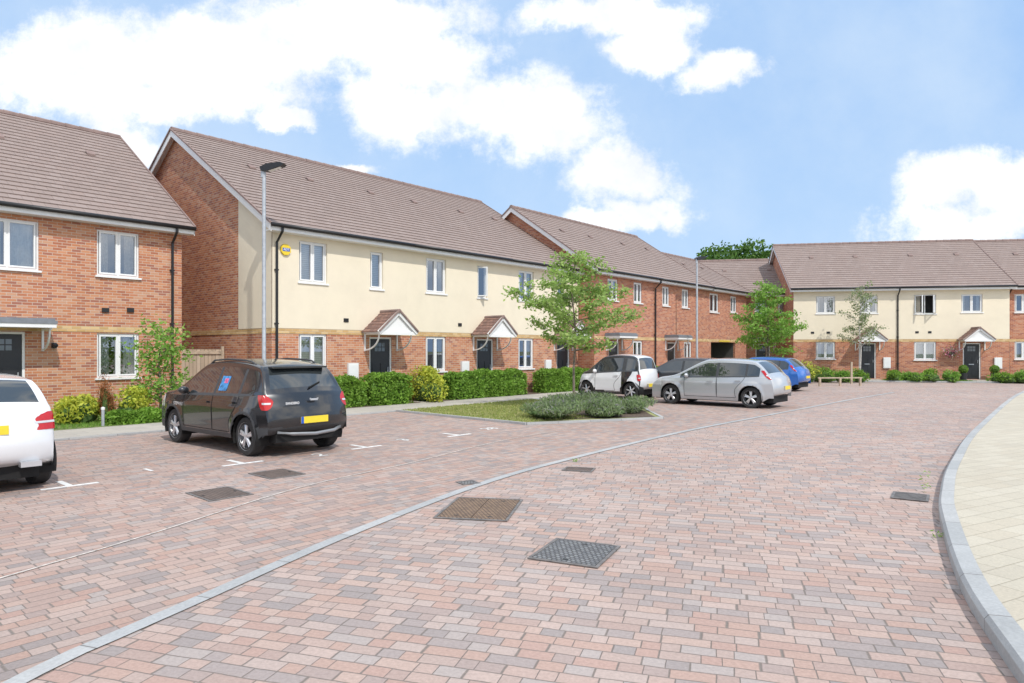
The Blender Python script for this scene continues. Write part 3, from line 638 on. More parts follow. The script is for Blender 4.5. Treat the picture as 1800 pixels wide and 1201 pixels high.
g.build('grate',m_steel_d,r)
# ------------------------------------------------------------------ planting
hedge('clipped green hedge right behind the black hatchback',1.3,2.75,17.85,18.4,.92)
hedge('taller clipped green hedge under the first white porch',2.95,4.55,17.75,18.35,1.04)
hedge('clipped green hedge between the first and second front paths',6.5,10.6,17.75,18.35,.99)
hedge('clipped green hedge left of the young tree, farthest of the row',11.8,15.4,17.75,18.35,.97)
hedge('low clipped box hedge in front of the left brick house',-4.65,-3.2,17.85,18.25,.34)
hedge('clipped hedge behind the parked white two-seater',16.2,20.5,17.0,17.5,1.0)
def S(name,label,x,y,r,mat,nl,ls,**k): return shrub(name,label,'shrub',(x,y,0),r,mat,nl,ls,**k)
x,y,_=UD(5.5,18.15); S('shrub','bright yellow-green bush in the gap between hedges',x,y,(.95,.6,.80),L_y,5500,.05)
S('shrub','yellow-green bush under the left house window',-10.62,16.75,(.55,.5,.48),L_y,3000,.05)
S('shrub','low yellow-green bush right of the rust-brown conifer',-9.68,17.33,(.5,.45,.50),L_y,2600,.05)
shrub('conifer_shrub','small rust-brown upright conifer before the left house','shrub',(-10.06,17.0,0),(.18,.18,.74),L_r,2600,.045,spiky=True)
tree('leafy young shrub tree at the corner of the left brick house',(-9.35,18.15,0),2.45,.25,lambda f:.78*(1-.45*f),18,120,.06,L_t2,m_bark,.03,.7,name='small_tree',seed=5)
for u,D,sx,lb in ((3.5,11.0,.8,'left'),(4.9,10.2,.85,'nearest to the camera'),(6.3,10.5,.8,'right'),(5.7,12.1,.8,'behind the trunk'),(7.4,12.1,.75,'far right end')):
    x,y,_=UD(u,D); shrub('lavender_bush','grey-green lavender mound round the young tree, '+lb,'shrub',(x,y,.05),(sx,sx*.85,.25),L_l,5500,.075,group='lavender mounds in the planting bed',spiky=True)
x,y,_=UD(6.55,12.3); tree('young open-crowned pale green tree on the parking island',(x-.1,y,.04),4.85,1.7,lambda f:1.42*(1-.78*f**1.3)*(.7+.75*min(1,f*3)),26,400,.062,L_t,m_bark,.04,.42,seed=3,sig=.115)
tree('young bright green tree in front of the corner brick house',(13.45,36,0),5.4,1.6,lambda f:1.35*(1-.8*f**1.3)*(.7+.8*min(1,f*3)),26,330,.08,L_t2,m_bark,.06,.5,seed=8,sig=.14)
tree('slender birch before the frontal cream house',(20.05,39.3,0),5.6,1.9,lambda f:.9*(1-.7*f)+.1,22,120,.06,L_b,m_birch,.04,1.0,seed=11,sig=.12)
bigtree('large dark tree showing above the corner roofs',(21.5,66,0),11.9,6.2,L_d,16000,.22)
bigtree('tall tree whose tip shows over the left brick house',(-29.5,41,0),15.9,2.6,L_d,2500,.2)
bigtree('tall tree whose tip shows over the ridge of the cream row',(-10.0,58,0),15.9,2.4,L_d,2500,.2)
for (px,Z,r,mat,lb) in ((1225,35.5,(.6,.6,.5),L_g,'green bush beside the distant lamp post'),(1300,37,(.6,.5,.55),L_g,'dark green bush left of the archway exit'),(1375,37.5,(.9,.6,.66),L_y,'yellow-green bush right of the blue car'),(1412,38,(1.1,.7,.72),L_y,'largest yellow-green bush left of the cream house'),(1448,38.6,(.9,.6,.55),L_g,'green bush under the cream house window'),(1160,31.5,(.7,.5,.6),L_y,'yellow-green bush behind the white two-seater'),(1572,39.2,(.7,.45,.42),L_g,'low green bush by the white meter box'),(1603,39.0,(.7,.45,.36),L_t2,'pale green low bush left of the porch window'),(1640,38.8,(.95,.5,.46),L_g,'low green bush under the flower basket'),(1672,38.5,(.6,.4,.38),L_t2,'small pale bush left of the potted ball'),(1765,37.8,(.8,.45,.42),L_g,'low green bush right of the last white meter box'),(1797,37.5,(.7,.45,.4),L_t2,'pale low bush at the right edge'),(1510,38.6,(.55,.4,.45),L_g,'small bush at the foot of the birch'),(1482,38.4,(.6,.4,.4),L_t2,'pale bush left of the birch')):
    shrub('shrub',lb,'shrub',((px-900)/1200*Z,Z,0),r,mat,1800,.06)
for k,w in enumerate((9.25,10.9)):
    r=thing('potted_topiary','clipped ball in a dark pot %s of the farther porch door'%('left','right')[k],'plant',T6(w,-.55),0); p=MB(); p.lathe([(.0,.05),(.16,.05),(.22,.5),(.2,.5),(.0,.46)],n=16); p.build('pot',m_terra,r)
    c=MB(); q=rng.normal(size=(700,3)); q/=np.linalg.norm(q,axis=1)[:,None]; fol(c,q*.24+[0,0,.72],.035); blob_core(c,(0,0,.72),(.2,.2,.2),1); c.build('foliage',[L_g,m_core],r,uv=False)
r=thing('hanging_basket','hanging basket of pink flowers on the farther cream house','flower basket',T6(8.7,-.28),0); c=MB(); q=rng.normal(size=(700,3))*[.22,.14,.15]+[0,0,1.75]; fol(c,q,.045); c.build('flowers',L_p,r,uv=False)
c=MB(); c.lathe([(.02,1.5),(.14,1.56),(.19,1.7)],n=12); c.tube([(0,.26,2.2),(0,0,2.15),(0,0,1.7)],.012,5); c.build('basket',m_terra,r)
for (x,y,lb) in ((5.3,8.75,'tall weed growing at the right kerb'),(4.15,6.62,'small weed at the foot of the right kerb'),(1.05,11.15,'tiny weed in the channel joint')):
    mb=MB(); k=26 if 'tall' in lb else 18; hh=.3 if 'tall' in lb else .06; q=rng.normal(size=(k,3))*[.03,.03,0]; q[:,2]=rng.uniform(0,hh,k); fol(mb,q,.026,asp=.25); tag(setp(mb.build('weed',L_t2,uv=False),(x,y,.0)),lb,'weed')
# ------------------------------------------------------------------ street furniture
def lamp(label,x,y,H,rot):
    r=thing('street_lamp',label,'street lamp',(x,y,0),rot,None); p=MB(); p.lathe([(.09,0),(.09,1.15),(.06,1.25),(.05,H-.1),(.045,H)],n=14); p.build('pole',m_steel,r,smooth=True)
    h=MB(); h.prismx([(-.05,H-.02),(.12,H-.03),(.55,H+.10),(.62,H+.16),(.5,H+.21),(.1,H+.17),(-.08,H+.08)],-.11,.11); h.build('lamp_head',m_black,r)
    g=MB(); g.quad((-.08,.15,H-.027),(-.08,.5,H+.078),(.08,.5,H+.078),(.08,.15,H-.027)); g.build('lens',m_white,r)
    t=MB(); t.tube([(0,-.03,H-.2),(0,-.02,H+.06)],.06,8); t.build('bracket',m_steel,r)
lamp('grey steel street lamp in front of the cream end house',-6.94,19.1,6.85,R(-95))
lamp('distant grey street lamp before the archway house',9.75,36,6.6,R(-60))
mb=MB(); r=thing('timber_gate','close-boarded timber gate closing the gap between the brick house and the cream row','gate',UV_(-1.5,2.95),ROT); mb.box(0,1.45,0,.03,.05,1.85); mb.build('boards',m_fence,r)
mb=MB(); mb.box(0,.09,-.05,-.002,0,1.95); mb.box(1.37,1.46,-.05,-.002,0,1.95); mb.box(.09,1.37,-.04,-.002,1.7,1.8); mb.build('gate_frame',m_wood,r)
x,y,_=UD(-4.8,17.85); r=thing('bollard_light','short pale bollard light by the left path','bollard',(x,y,0),0); mb=MB(); mb.lathe([(.035,0),(.035,.42),(.0,.42)],n=12); mb.build('post',m_steel,r); mb=MB(); mb.lathe([(.04,.42),(.045,.47),(0,.49)],n=12); mb.build('cap',m_white,r)
def rail(label,p,q,np_):
    r=thing('timber_rail',label,'barrier',(p[0],p[1],0),math.atan2(q[1]-p[1],q[0]-p[0])); L=math.hypot(q[0]-p[0],q[1]-p[1])
    m=MB(); m.bar((-.1,0,.42),(L+.1,0,.42),.06,.06); m.build('rail',m_wood,r)
    for k in range(np_): m=MB(); X=L*k/(np_-1); m.box(X-.045,X+.045,-.045,.045,0,.39); m.build('post',m_wood,r)
rail('low timber knee rail at the end of the bays',(15.6,34.6),(17.8,34.9),3)
mb=MB(); mb.box(-.045,.045,-.045,.045,0,1.2); tag(setp(mb.build('timber_post',m_wood),(18.3,36.8,0)),'upright timber post left of the first porch path','post')
# ------------------------------------------------------------------ cars
m_tyre=pr('tyre_rubber',(.03,.03,.03),.8,var=.2); m_alloy=pr('alloy_wheel',(.62,.63,.65),.3,metal=.6,var=.04); m_cgl=pr('car_window_glass',(.03,.036,.038),.02,var=0,spec=1.0,coat=.6)
m_trim=pr('dark_trim',(.05,.052,.055),.55,var=.08); m_red=pr('red_lens',(.5,.012,.012),.12,var=.1,vs=30,coat=.6); m_clear=pr('clear_lens',(.6,.62,.63),.1,var=.05,coat=.6)
m_plate=pr('yellow_number_plate',(.82,.62,.04),.4,var=.05,vs=8); m_seam=pr('panel_gap',(.006,.006,.006),.8,var=0); m_skid=pr('satin_skid_plate',(.30,.31,.32),.45,metal=.4,var=.05)
m_pink=pr('pink_sticker',(.75,.15,.3),.5,var=.3,vs=20); m_skyb=pr('blue_sticker',(.06,.28,.6),.5,var=.5,vs=12)
def paint(n,c,metal=0.0): return pr(n,c,.25,metal=metal,coat=1,var=.01,vs=2)
m_door2=pr('gloss_black_panel',(.015,.015,.017),.2,coat=1,var=0)
def car(label,cat,loc,ang,sp,name='parked_car',scale=1.0):
    root=thing(name,label,cat,(loc[0],loc[1],.004),ang,None); root.scale=(scale,)*3
    pf=catmull(sp['prof'],.024); xs=[p[0] for p in pf]; L0,L1=min(xs),max(xs); mid=(L0+L1)/2; hl=(L1-L0)/2
    hw=sp['hw']; tum=sp.get('tum',.46); R_=sp['R']; Ra=R_+.045; ax=sp['ax']; sill=sp.get('sill',.22); cr=sp.get('crease',.80)
    bx,bz=zip(*sp['belt']); belt=lambda x: float(np.interp(x,bx,bz))
    def Wd(x): t=abs((x-mid)/hl); return hw*(1-.12*t**4)
    def Y(x,z):
        zb=max(belt(x),cr+.05)
        if z<=.45: g=1-.05*((.45-z)/.25)**2-.012
        elif z<=cr: g=.986+.014*math.sin((z-.45)/(cr-.45)*math.pi/2)
        elif z<=zb: g=1-.036*(z-cr)/(zb-cr)
        else: g=.964-(z-zb)*tum-.014*min(1,(z-zb)/.05)
        b=0
        for a in ax:
            q=math.hypot(x-a,z-R_)-Ra
            if 0<=q<.14 and z<=zb: b=max(b,.022*(1-q/.14))
        return Wd(x)*g+b
    def zbot(x):
        b=sill
        for a in ax:
            dx=abs(x-a)
            if dx<Ra: b=max(b,R_+math.sqrt(Ra*Ra-dx*dx))
        if x<ax[0]-Ra: b=max(b,sill+.12*min(1,(ax[0]-Ra-x)/.3))
        return b
    def bow(x,y):
        t=(x-mid)/hl; s=max(0,(abs(t)-.72)/.28); s=s*s*(3-2*s); return x-math.copysign(sp.get('bow',.2)*s*(abs(y)/hw)**2.4,t)
    NL,NU,NAr,NTp=18,12,5,12; rows=[]; info=[]
    for (x,zt) in pf:
        zb=min(zbot(x),zt-.03); r=min(.06,(zt-zb)*.35); zs=zt-r; bl=min(belt(x),zs)
        bl=max(bl,zb)
        pts=[]
        for j in range(NL): z=zb+(bl-zb)*j/NL; pts.append((x,Y(x,z),z))
        for j in range(NU+1): z=bl+(zs-bl)*j/NU; pts.append((x,Y(x,z),z))
        ye=pts[-1][1]
        for j in range(1,NAr+1): a=math.pi/2*j/NAr; pts.append((x,ye-r*(1-math.cos(a)),zs+r*math.sin(a)))
        yt=ye-r
        for j in range(1,NTp+1): y=yt*(1-j/NTp); pts.append((x,y,zt+.035*(1-(y/yt)**2)))
        rows.append(pts); info.append((x,zt,zs,bl,yt))
    nP=NL+NU+1+NAr+NTp; parts={}
    wins=sp['wins']; ws=sp['ws']; rg=sp['rg']; doors=sp['doors']; hlg=sp['head']
    for i in range(len(rows)-1):
        x=(rows[i][0][0]+rows[i+1][0][0])/2; zt=(info[i][1]+info[i+1][1])/2; zs=(info[i][2]+info[i+1][2])/2; yt=(info[i][4]+info[i+1][4])/2
        for j in range(nP-1):
            qd=[rows[i][j],rows[i+1][j],rows[i+1][j+1],rows[i][j+1]]
            z=sum(p[2] for p in qd)/4; y=sum(p[1] for p in qd)/4
            kind='low' if j<NL else 'up' if j<NL+NU else 'arc' if j<NL+NU+NAr else 'top'
            for s in (1,-1):
                key=None
                if kind=='up' and wins[0][0]<x<wins[-1][1]:
                    if j==NL or j>=NL+NU-1: key=('window_trim',0,0) if j==NL else None
                    else:
                        key=('window_trim',0,0)
                        for w,(a,b) in enumerate(wins):
                            if a<x<b: key=('side_window',w,s)
                if kind=='top':
                    if ws[0]<x<ws[1] and y<yt-.03: key=('windscreen',0,0)
                    if x<rg[0] and rg[1]<zt<rg[2] and y<yt-.05: key=('rear_window',0,0)
                if key is None:
                    if kind!='up' and x>hlg[0] and hlg[1]<z<hlg[2] and y>hlg[3]: key=('headlight',0,s)
                if key is None and kind in('low','arc','top'):
                    c=sp.get('clad',0)
                    if c and z<c+(.06 if x<ax[0]-Ra or x>ax[1]+Ra else 0): key=('lower_cladding',0,0)
                    if c and sp.get('archclad'):
                        for a in ax:
                            if math.hypot(x-a,z-R_)<Ra+.055 and kind=='low': key=('lower_cladding',0,0)
                    if sp.get('rbump') and x<sp['rbump'][0] and z<sp['rbump'][1]: key=('rear_bumper',0,0)
                if key is None and kind=='top' and x<L0+.25 and sp.get('tailg') and sp['tailg'][0]<zt<rg[1]: key=('tailgate',0,0)
                if key is None and kind=='low' and z>sill+.1:
                    for w,(a,b) in enumerate(doors):
                        if a<x<b and math.hypot(x-ax[0],z-R_)>Ra+.05: key=('door',w,s)
                if key is None: key=('body',0,0)
                if sp.get('two') and key[0]=='body' and sp['two'](x,y,z,kind): key=('safety_cell',0,0)
                P=parts.setdefault(key,([],[],{}))
                ids=[]
                for p in (qd if s<0 else qd[::-1]):
                    kk=(round(p[0],5),round(p[1]*s,5),round(p[2],5))
                    if kk not in P[2]: P[2][kk]=len(P[0]); P[0].append((bow(p[0],p[1]),p[1]*s,p[2]))
                    ids.append(P[2][kk])
                if len(set(ids))>=3: P[1].append(tuple(dict.fromkeys(ids)))
    MT=dict(body=sp['paint'],door=sp['paint'],tailgate=sp['paint'],side_window=m_cgl,windscreen=m_cgl,rear_window=m_cgl,window_trim=m_trim,headlight=m_clear,lower_cladding=m_trim,rear_bumper=sp.get('bmat',sp['paint']),safety_cell=m_door2)
    objs={}
    for key in sorted(parts,key=str):
        mb=MB(); mb.v=parts[key][0]; mb.f=parts[key][1]; mb.m=[0]*len(mb.f); objs[key]=mb.build(key[0],MT[key[0]],root,smooth=True,uv=False)
    rz=[(p[1],p[0]) for p in pf if p[0]<L0+.6 and p[1]>.5]; zz_=[a for a,b in rz]; xx_=[b for a,b in rz]
    z0,z1,yin,wr=sp['tail']
    for s in (1,-1):
        mb=MB(); nz_,na,nb_=9,9,6
        for i in range(nz_):
            f_=i/(nz_-1); z=z0+(z1-z0)*f_; x0=float(np.interp(min(z+.03,z1+.03),zz_,xx_)); Ym=Y(x0,z)-.004; yi=yin+sp.get('tsl',.10)*(1-f_)+.05*(2*f_-1)**4; w_=wr*(.55+.45*f_)*(1-.25*(2*f_-1)**4)
            for k in range(na): y=yi+(Ym-yi)*k/(na-1); mb.v.append((bow(x0,y)-.014,s*(y+.010*(k/(na-1))),z))
            for k in range(1,nb_): x=x0+w_*k/(nb_-1); y=Y(x,z); mb.v.append((bow(x,y)-.012*(1-k/(nb_-1)),s*(y+.010),z))
        n=na+nb_-1
        for i in range(nz_-1):
            for k in range(n-1): a=i*n+k; mb.f.append((a,a+1,a+n+1,a+n) if s<0 else (a+n,a+n+1,a+1,a)); mb.m.append(0)
        t=mb.build('taillight',m_red,root,smooth=True,uv=False)
        c=MB(); f0=int(nz_*.42)
        for i in (f0,):
            for k in range(2,na+1): a=mb.v[i*n+k]; b=mb.v[i*n+k+1]; e=mb.v[(i+1)*n+k+1]; g_=mb.v[(i+1)*n+k]; c.quad(*[(p[0]-.004,p[1]+s*.003,p[2]) for p in ((a,b,e,g_))])
        c.build('indicator_lens',m_clear,t,uv=False)
    sm=MB()
    def seam(pts,s,w=.012):
        pts=[p for p in catmull(pts,.06)]
        for a,b in zip(pts,pts[1:]):
            t=(b-a)/max(1e-6,np.linalg.norm(b-a)); nn=np.array([-t[1],t[0]])*w/2; q=[]
            for p in (a-nn,b-nn,b+nn,a+nn): yy=Y(p[0],p[1]); q.append((bow(p[0],yy),s*(yy+.003),p[1]))
            sm.quad(*q)
    for s in (1,-1):
        for (a,b) in doors:
            seam([(b,sill+.1),(b+.01,.6),(b,belt(b))],s)
            if abs(a-ax[0])<Ra+.1: seam([(a+.28,sill+.1),(a+.3,.55),(a+.08,.8),(a,belt(a))],s)
            else: seam([(a,sill+.1),(a-.01,.6),(a,belt(a))],s)
        seam([(doors[0][0]+.3,sill+.1),(doors[-1][1],sill+.1)],s)
    sm.build('panel_gaps',m_seam,root,uv=False)
    for s in (1,-1):
        for w,(a,b) in enumerate(doors):
            key=('door',w,s)
            if key in objs:
                h=MB(); hx=a+.12; z=belt(hx)-.11; yy=Y(hx,z); h.bar((hx,s*(yy+.025),z),(hx+.18,s*(yy+.025),z),.025,.03); h.build('handle',sp.get('hmat',sp['paint']),objs[key],uv=False)
        mx,mz=sp['mirror']; yy=Y(mx,mz); mm=MB(); blob_core(mm,(mx,s*(yy+.10),mz+.05),(.065,.10,.07),0,12,0); mm.bar((mx,s*yy,mz),(mx,s*(yy+.06),mz+.02),.05,.04); mm.build('mirror',sp.get('mmat',sp['paint']),root,smooth=True,uv=False)
        if sp.get('rails'):
            a,b=sp['rails']; mm=MB(); pz=lambda x: float(np.interp(x,[p[0] for p in sp['prof'][4:-3]],[p[1] for p in sp['prof'][4:-3]])); y0=Y(a,1.45)-.045
            N=10; mm.tube([(a+(b-a)*i/N,s*y0,pz(a+(b-a)*i/N)+(.03 if 0<i<N else -.01)) for i in range(N+1)],.017,6); mm.build('roof_rail',m_trim,root,uv=False)
    ub=MB(); ub.box(L0+.2,L1-.2,-hw+.27,hw-.27,sill-.03,.62); ub.box(ax[0]+Ra,ax[1]-Ra,-hw+.1,hw-.1,sill-.02,sill+.1); ub.build('underbody',m_seam,root,uv=False)
    for a in ax:
        for s in (1,-1):
            yo=Y(a,.45)-.03; prof=[(R_*.6,.0),(R_*.94,.0),(R_,-.03),(R_,-.17),(R_*.94,-.2),(R_*.6,-.2)]
            w=MB(); w.lathe([(r,s*(yo+h)) for r,h in prof],(a,0,R_),'y',32); ty=w.build('wheel',m_tyre,root,smooth=False,uv=False)
            rm=MB(); rm.lathe([(R_*.72,s*(yo+.002)),(R_*.68,s*(yo-.01)),(R_*.64,s*(yo-.07)),(R_*.62,s*(yo-.15))],(a,0,R_),'y',32); ns=sp.get('spk',5)
            for k in range(ns):
                an=2*math.pi*k/ns+.3
                for o in ((-.13,.13) if sp.get('dbl') else (0,)):
                    p0=(a+math.cos(an+o*.4)*R_*.1,s*(yo-.02),R_+math.sin(an+o*.4)*R_*.1); p1=(a+math.cos(an+o)*R_*.67,s*(yo-.022),R_+math.sin(an+o)*R_*.67); rm.tube([p0,p1],[R_*sp.get('sw',.11),R_*sp.get('sw',.11)*.75],6)
            rm.lathe([(0,s*(yo+.0)),(R_*.16,s*(yo-.0)),(R_*.18,s*(yo-.04))],(a,0,R_),'y',16); rm.build('rim',m_alloy,ty,smooth=False,uv=False)
            bk=MB(); bk.lathe([(0,s*(yo-.09)),(R_*.65,s*(yo-.09))],(a,0,R_),'y',24); bk.build('dark_wheel_back',m_seam,ty,uv=False)  # near-black disc, its colour standing in for shade behind the spokes
            ln=MB(); N=16
            for i in range(N+1):
                t=math.pi*(-.12+1.24*i/N); xx=a+math.cos(t)*(Ra+.004); zz=R_+math.sin(t)*(Ra+.004); ln.v+=[(xx,s*(hw-.35),zz),(xx,s*(Y(a,.6)-.012),zz)]
            for i in range(N): ln.f.append((2*i,2*i+1,2*i+3,2*i+2)); ln.m.append(0)
            ln.build('wheel_arch',m_seam,root,uv=False)
    pz,px=sp['plate']; p=MB(); p.box(px-.012,px,-.26,.26,pz-.055,pz+.055); pl=p.build('number_plate',m_plate,root,uv=False)
    p=MB(); p.box(px-.015,px-.0125,.21,.26,pz-.055,pz+.055); p.build('plate_band',m_blue,pl,uv=False)
    return root,Y,belt
spD=dict(prof=[(-1.90,.36),(-2.03,.45),(-2.06,.60),(-2.03,.76),(-1.98,.88),(-1.92,1.00),(-1.84,1.09),(-1.52,1.43),(-1.32,1.50),(-.9,1.545),(-.3,1.56),(.2,1.535),(.50,1.46),(1.20,1.05),(1.7,.96),(2.02,.84),(2.14,.68),(2.16,.5),(2.05,.33)],
 hw=.87,R=.325,ax=(-1.295,1.295),belt=[(-2,1.03),(-1.2,.985),(1.2,.92)],wins=[(-1.50,-1.10),(-1.04,-.28),(-.20,.98)],ws=(.54,1.17),rg=(-1.42,1.10,1.46),doors=[(-1.12,-.24),(-.24,.84)],tail=(.78,1.02,.60,.20),head=(1.7,.68,.9,.45),bow=.23,
 clad=.36,archclad=True,paint=paint('black_car_paint',(.010,.011,.013)),mirror=(.72,.97),plate=(.60,-2.05),rails=(-1.25,.35),sill=.27,rbump=(-1.7,.50),bmat=m_trim,tailg=(.62,1.2),spk=5,dbl=True,sw=.085)
dc,YD,BD=car('black crossover hatchback parked with its rear to the road','car',(-5.06,13.22),R(140),spD,scale=1.04)
mb=MB(); mb.tube([(-1.91,-.6,.42),(-2.03,-.4,.385),(-2.08,0,.365),(-2.03,.4,.385),(-1.91,.6,.42)],.028,8); mb.build('skid_plate',m_skid,dc,smooth=True,uv=False)
mb=MB(); mb.bar((-2.03,-.07,.93),(-2.03,.07,.93),.02,.03); mb.bar((-2.03,-.07,.93),(-2.03,-.07,.955),.02,.02); mb.bar((-2.03,.07,.93),(-2.03,.07,.955),.02,.02); mb.build('emblem',m_alloy,dc,uv=False)
mb=MB(); mb.bar((-1.88,.0,1.12),(-1.77,-.28,1.20),.02,.02); mb.build('rear_wiper',m_seam,dc,uv=False)
mb=MB(); mb.bar((-1.57,-.52,1.46),(-1.57,.52,1.46),.16,.03); mb.build('spoiler',spD['paint'],dc,uv=False)
text('STEPWAY',.085,m_white,dc,(1.02,YD(1.02,.76)+.012,.76),(R(90),0,R(180)),'lettering',0,.001)
text('SANDERO',.055,m_white,dc,(-2.03,.40,.885),(R(90),0,R(-90)),'lettering',0,.001)
for (m,x0,x1,z0,z1,nm) in ((m_skyb,-.62,-.34,1.05,1.30,'window_sticker'),(m_pink,-.58,-.46,1.18,1.26,'sticker_picture')):
    mb=MB(); e=.004 if m is m_skyb else .007; mb.quad((x0,YD(x0,z0)+e,z0),(x1,YD(x1,z0)+e,z0),(x1,YD(x1,z1)+e,z1),(x0,YD(x0,z1)+e,z1)); mb.build(nm,m,dc,uv=False)
spM=dict(prof=[(-1.88,.30),(-2.02,.38),(-2.07,.55),(-2.05,.72),(-2.00,.86),(-1.93,1.0),(-1.80,1.08),(-1.45,1.34),(-1.2,1.39),(-.6,1.43),(0,1.43),(.45,1.35),(1.15,1.0),(1.8,.86),(2.1,.68),(2.16,.5),(2.1,.3)],
 hw=.89,R=.32,ax=(-1.35,1.35),belt=[(-2,1.0),(-1.2,.98),(1.2,.9)],wins=[(-1.3,-.32),(-.24,.85)],ws=(.5,1.12),rg=(-1.4,1.09,1.36),doors=[(-1.2,-.28),(-.28,.85)],tail=(.76,.98,.38,.28),tsl=.16,head=(1.7,.6,.82,.45),bow=.28,
 paint=paint('white_car_paint',(.76,.77,.78)),mirror=(.7,.95),plate=(.80,-2.045),sill=.2,clad=.27,spk=5,sw=.1)
cx,cy,_=UD(-7.8-.62-.14,11.14+1.4-.1)
mc,_,_=car('white hatchback cut off by the left edge, red tail light showing','car',(cx,cy),R(139),spM,scale=1.03)
for s in (-1,1): mb=MB(); mb.box(-2.02,-1.90,s*.5-.11,s*.5+.11,.32,.385); mb.build('exhaust_tip',m_alloy,mc,uv=False)
spF=dict(prof=[(-1.95,.34),(-2.08,.42),(-2.13,.58),(-2.10,.78),(-2.03,.92),(-1.90,1.01),(-1.48,1.35),(-1.26,1.42),(-.7,1.46),(-.1,1.46),(.32,1.385),(1.15,.97),(1.75,.86),(2.05,.74),(2.17,.58),(2.12,.32)],
 hw=.88,R=.32,ax=(-1.32,1.32),belt=[(-2,.975),(-1.2,.93),(1.2,.86)],wins=[(-1.58,-1.2),(-1.13,-.3),(-.22,.98)],ws=(.38,1.12),rg=(-1.38,1.04,1.37),doors=[(-1.15,-.26),(-.26,.82)],tail=(.88,1.14,.62,.13),tsl=.04,head=(1.65,.62,.85,.45),crease=.76,
 paint=paint('silver_car_paint',(.50,.515,.53),.3),mirror=(.72,.90),plate=(.62,-2.12),sill=.2,clad=0,spk=5,sw=.09,dbl=True)
car('silver hatchback parked farthest out, seen from its left side','car',(6.98,22.9),R(139.3),spF,scale=1.04)
spS=dict(prof=[(-1.15,.32),(-1.26,.42),(-1.30,.60),(-1.28,.84),(-1.24,1.0),(-1.12,1.34),(-1.02,1.46),(-.80,1.52),(-.3,1.545),(.12,1.51),(.38,1.42),(.86,1.02),(1.10,.92),(1.28,.74),(1.36,.5),(1.3,.3)],
 hw=.78,R=.305,ax=(-.90,.93),belt=[(-2,1.0),(-.6,.97),(1.2,.85)],wins=[(-1.04,-.70),(-.56,.66)],ws=(.40,.85),rg=(-.95,1.03,1.42),doors=[(-.56,.52)],tail=(.66,.88,.60,.08),tsl=.0,head=(.95,.62,.85,.4),crease=.74,bow=.13,
 paint=paint('white_two_seater_paint',(.78,.79,.80)),mirror=(.5,.93),plate=(.50,-1.29),sill=.2,spk=6,sw=.1,clad=.26,two=lambda x,y,z,k: (k in('up','arc')) or (k=='low' and -.66-.6*(z-.45)<x<-.48 and z>.3) or (k=='low' and -.55<x<.6 and z<.38))
car('tiny white two-seater city car with black side panel','car',(4.1,26.1),R(139.5),spS,scale=1.06)
spG=dict(spF); spG['paint']=paint('dark_grey_car_paint',(.05,.053,.06),.3)
car('dark grey hatchback parked behind the silver one','car',(6.95,27.3),R(139),spG,scale=1.03)
spB=dict(spF); spB['paint']=paint('blue_car_paint',(.02,.14,.50),.2)
car('blue hatchback parked nearest the knee rail','car',(11.5,31.7),R(138),spB,scale=1.02)
# ------------------------------------------------------------------ world, sun, camera
sun_dir=Vector((.42,-.72,0)).normalized(); el=R(50); S_=Vector((sun_dir.x*math.cos(el),sun_dir.y*math.cos(el),math.sin(el)))
w=bpy.data.worlds.new('World'); SC.world=w; w.use_nodes=True; T=NT(w.node_tree); bg=w.node_tree.nodes['Background']
sky=T.n('ShaderNodeTexSky',sky_type='NISHITA',sun_disc=False,sun_elevation=el,sun_rotation=math.atan2(S_.x,S_.y),air_density=1.0,dust_density=.6,ozone_density=1.5)
g=T.n('ShaderNodeTexCoord').outputs['Generated']; sp=T.n('ShaderNodeSeparateXYZ'); T.lk(g,sp.inputs[0])
dy=T.M('MAXIMUM',sp.outputs[1],.06); X=T.M('DIVIDE',sp.outputs[0],dy); Z=T.M('DIVIDE',sp.outputs[2],dy)
V=T.comb(X,Z,0.0)
n1=T.noise(V,3.2,7,.62); n2=T.noise(T.comb(T.M('ADD',X,5.3),Z,0.0),3.2,7,.62)
Xw=T.M('ADD',X,T.M('MULTIPLY',T.M('SUBTRACT',n1,.5),.22)); Zw=T.M('ADD',Z,T.M('MULTIPLY',T.M('SUBTRACT',n2,.5),.18))
EL=[(150,130,290,85),(380,120,250,85),(560,60,230,70),(300,185,250,40),(740,90,140,70),(700,190,100,55),(860,190,140,75),(970,215,110,75),(1090,310,100,58),(1120,370,95,30),(1060,390,70,20),(1080,25,165,38),(1125,85,75,34),(1255,125,72,32),(1660,310,100,45),(1760,340,110,65),(1640,370,100,36),(1700,395,150,35),(625,288,42,14),(230,270,80,50),(490,218,55,18),(650,20,200,50)]
acc=None
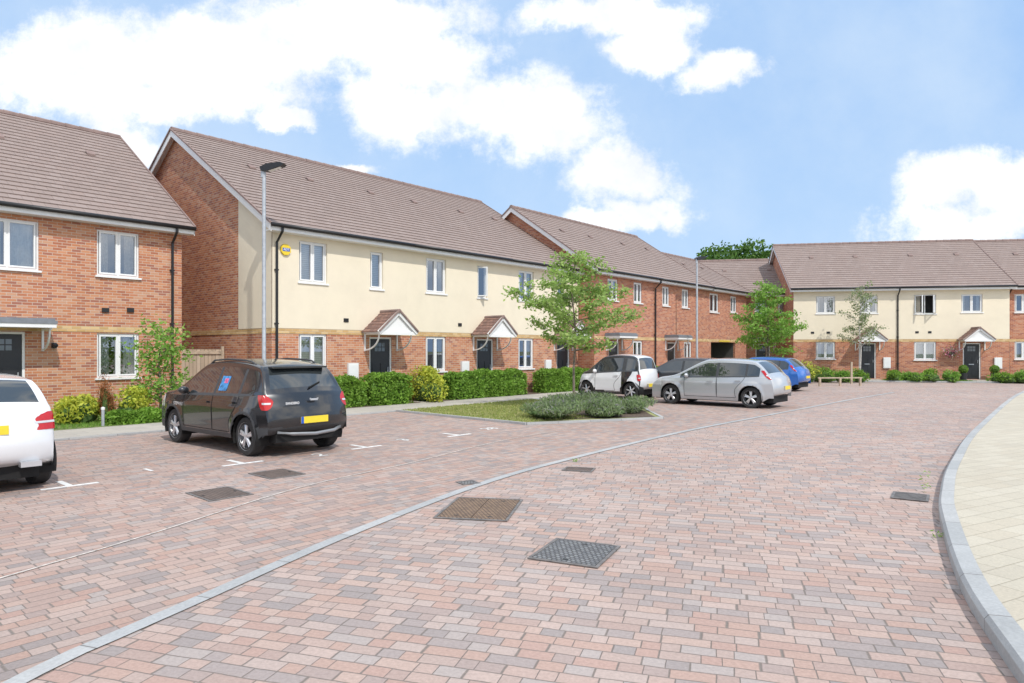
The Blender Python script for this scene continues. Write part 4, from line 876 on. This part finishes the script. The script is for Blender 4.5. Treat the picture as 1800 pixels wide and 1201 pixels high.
for (cx,cy,rx,ry) in EL:
    a=T.M('MULTIPLY',T.M('SUBTRACT',Xw,(cx-900)/1200),1200/rx); b=T.M('MULTIPLY',T.M('SUBTRACT',Zw,(616-cy)/1200),1200/ry)
    q=T.M('SUBTRACT',1.15,T.M('SQRT',T.M('ADD',T.M('MULTIPLY',a,a),T.M('MULTIPLY',b,b))))
    acc=q if acc is None else T.M('SMOOTH_MAX',acc,q,.15)
n3=T.noise(V,7,12,.70)
front=T.M('ADD',acc,T.M('MULTIPLY',T.M('SUBTRACT',n3,.5),2.5)); front=T.sstep(front,-.15,.6)
gen=T.sstep(T.noise(g,2.2,7,.6),.45,.62)
isf=T.sstep(sp.outputs[1],.15,.4); top=T.sstep(Z,.54,.68); usegen=T.M('MAXIMUM',T.M('SUBTRACT',1.0,isf),top)
haze=T.M('MULTIPLY',T.sstep(T.noise(V,1.8,8,.62),.3,.75),.45)
n4=T.noise(V,6,8,.62); cloud=T.mix(T.sstep(n4,.3,.62),(9.2,9.6,10.2),(12,12,12))
blue=T.mix(.88,sky.outputs[0],(4.1,6.5,10.3))
lowh=T.sstep(Z,.45,.0); blue=T.mix(T.M('MULTIPLY',lowh,.5),blue,(6.5,8.4,10.4))
blue=T.mix(haze,blue,(8.4,9.5,10.4))
fc=T.mix(front,blue,cloud); gc=T.mix(gen,(4.6,6.7,10.0),(16,15.8,15.5))  # unseen clouds behind and above the view, brightened to add fill light
colr=T.mix(usegen,fc,gc); T.lk(colr,bg.inputs[0]); bg.inputs[1].default_value=.1
sl=bpy.data.lights.new('Sun','SUN'); sl.energy=3.1; sl.angle=R(.7); sl.color=(1,.96,.9); so=bpy.data.objects.new('Sun',sl); C.objects.link(so); so.rotation_euler=S_.to_track_quat('Z','Y').to_euler()
cam=bpy.data.cameras.new('Camera'); cam.lens=24; cam.sensor_width=36; cam.shift_y=(616-600.5)/1800; cam.clip_end=3000; co=bpy.data.objects.new('Camera',cam); C.objects.link(co); co.location=(0,0,1.82); co.rotation_euler=(R(90),0,0); SC.camera=co
SC.view_settings.view_transform='Standard'; SC.view_settings.look='None'; SC.view_settings.exposure=0
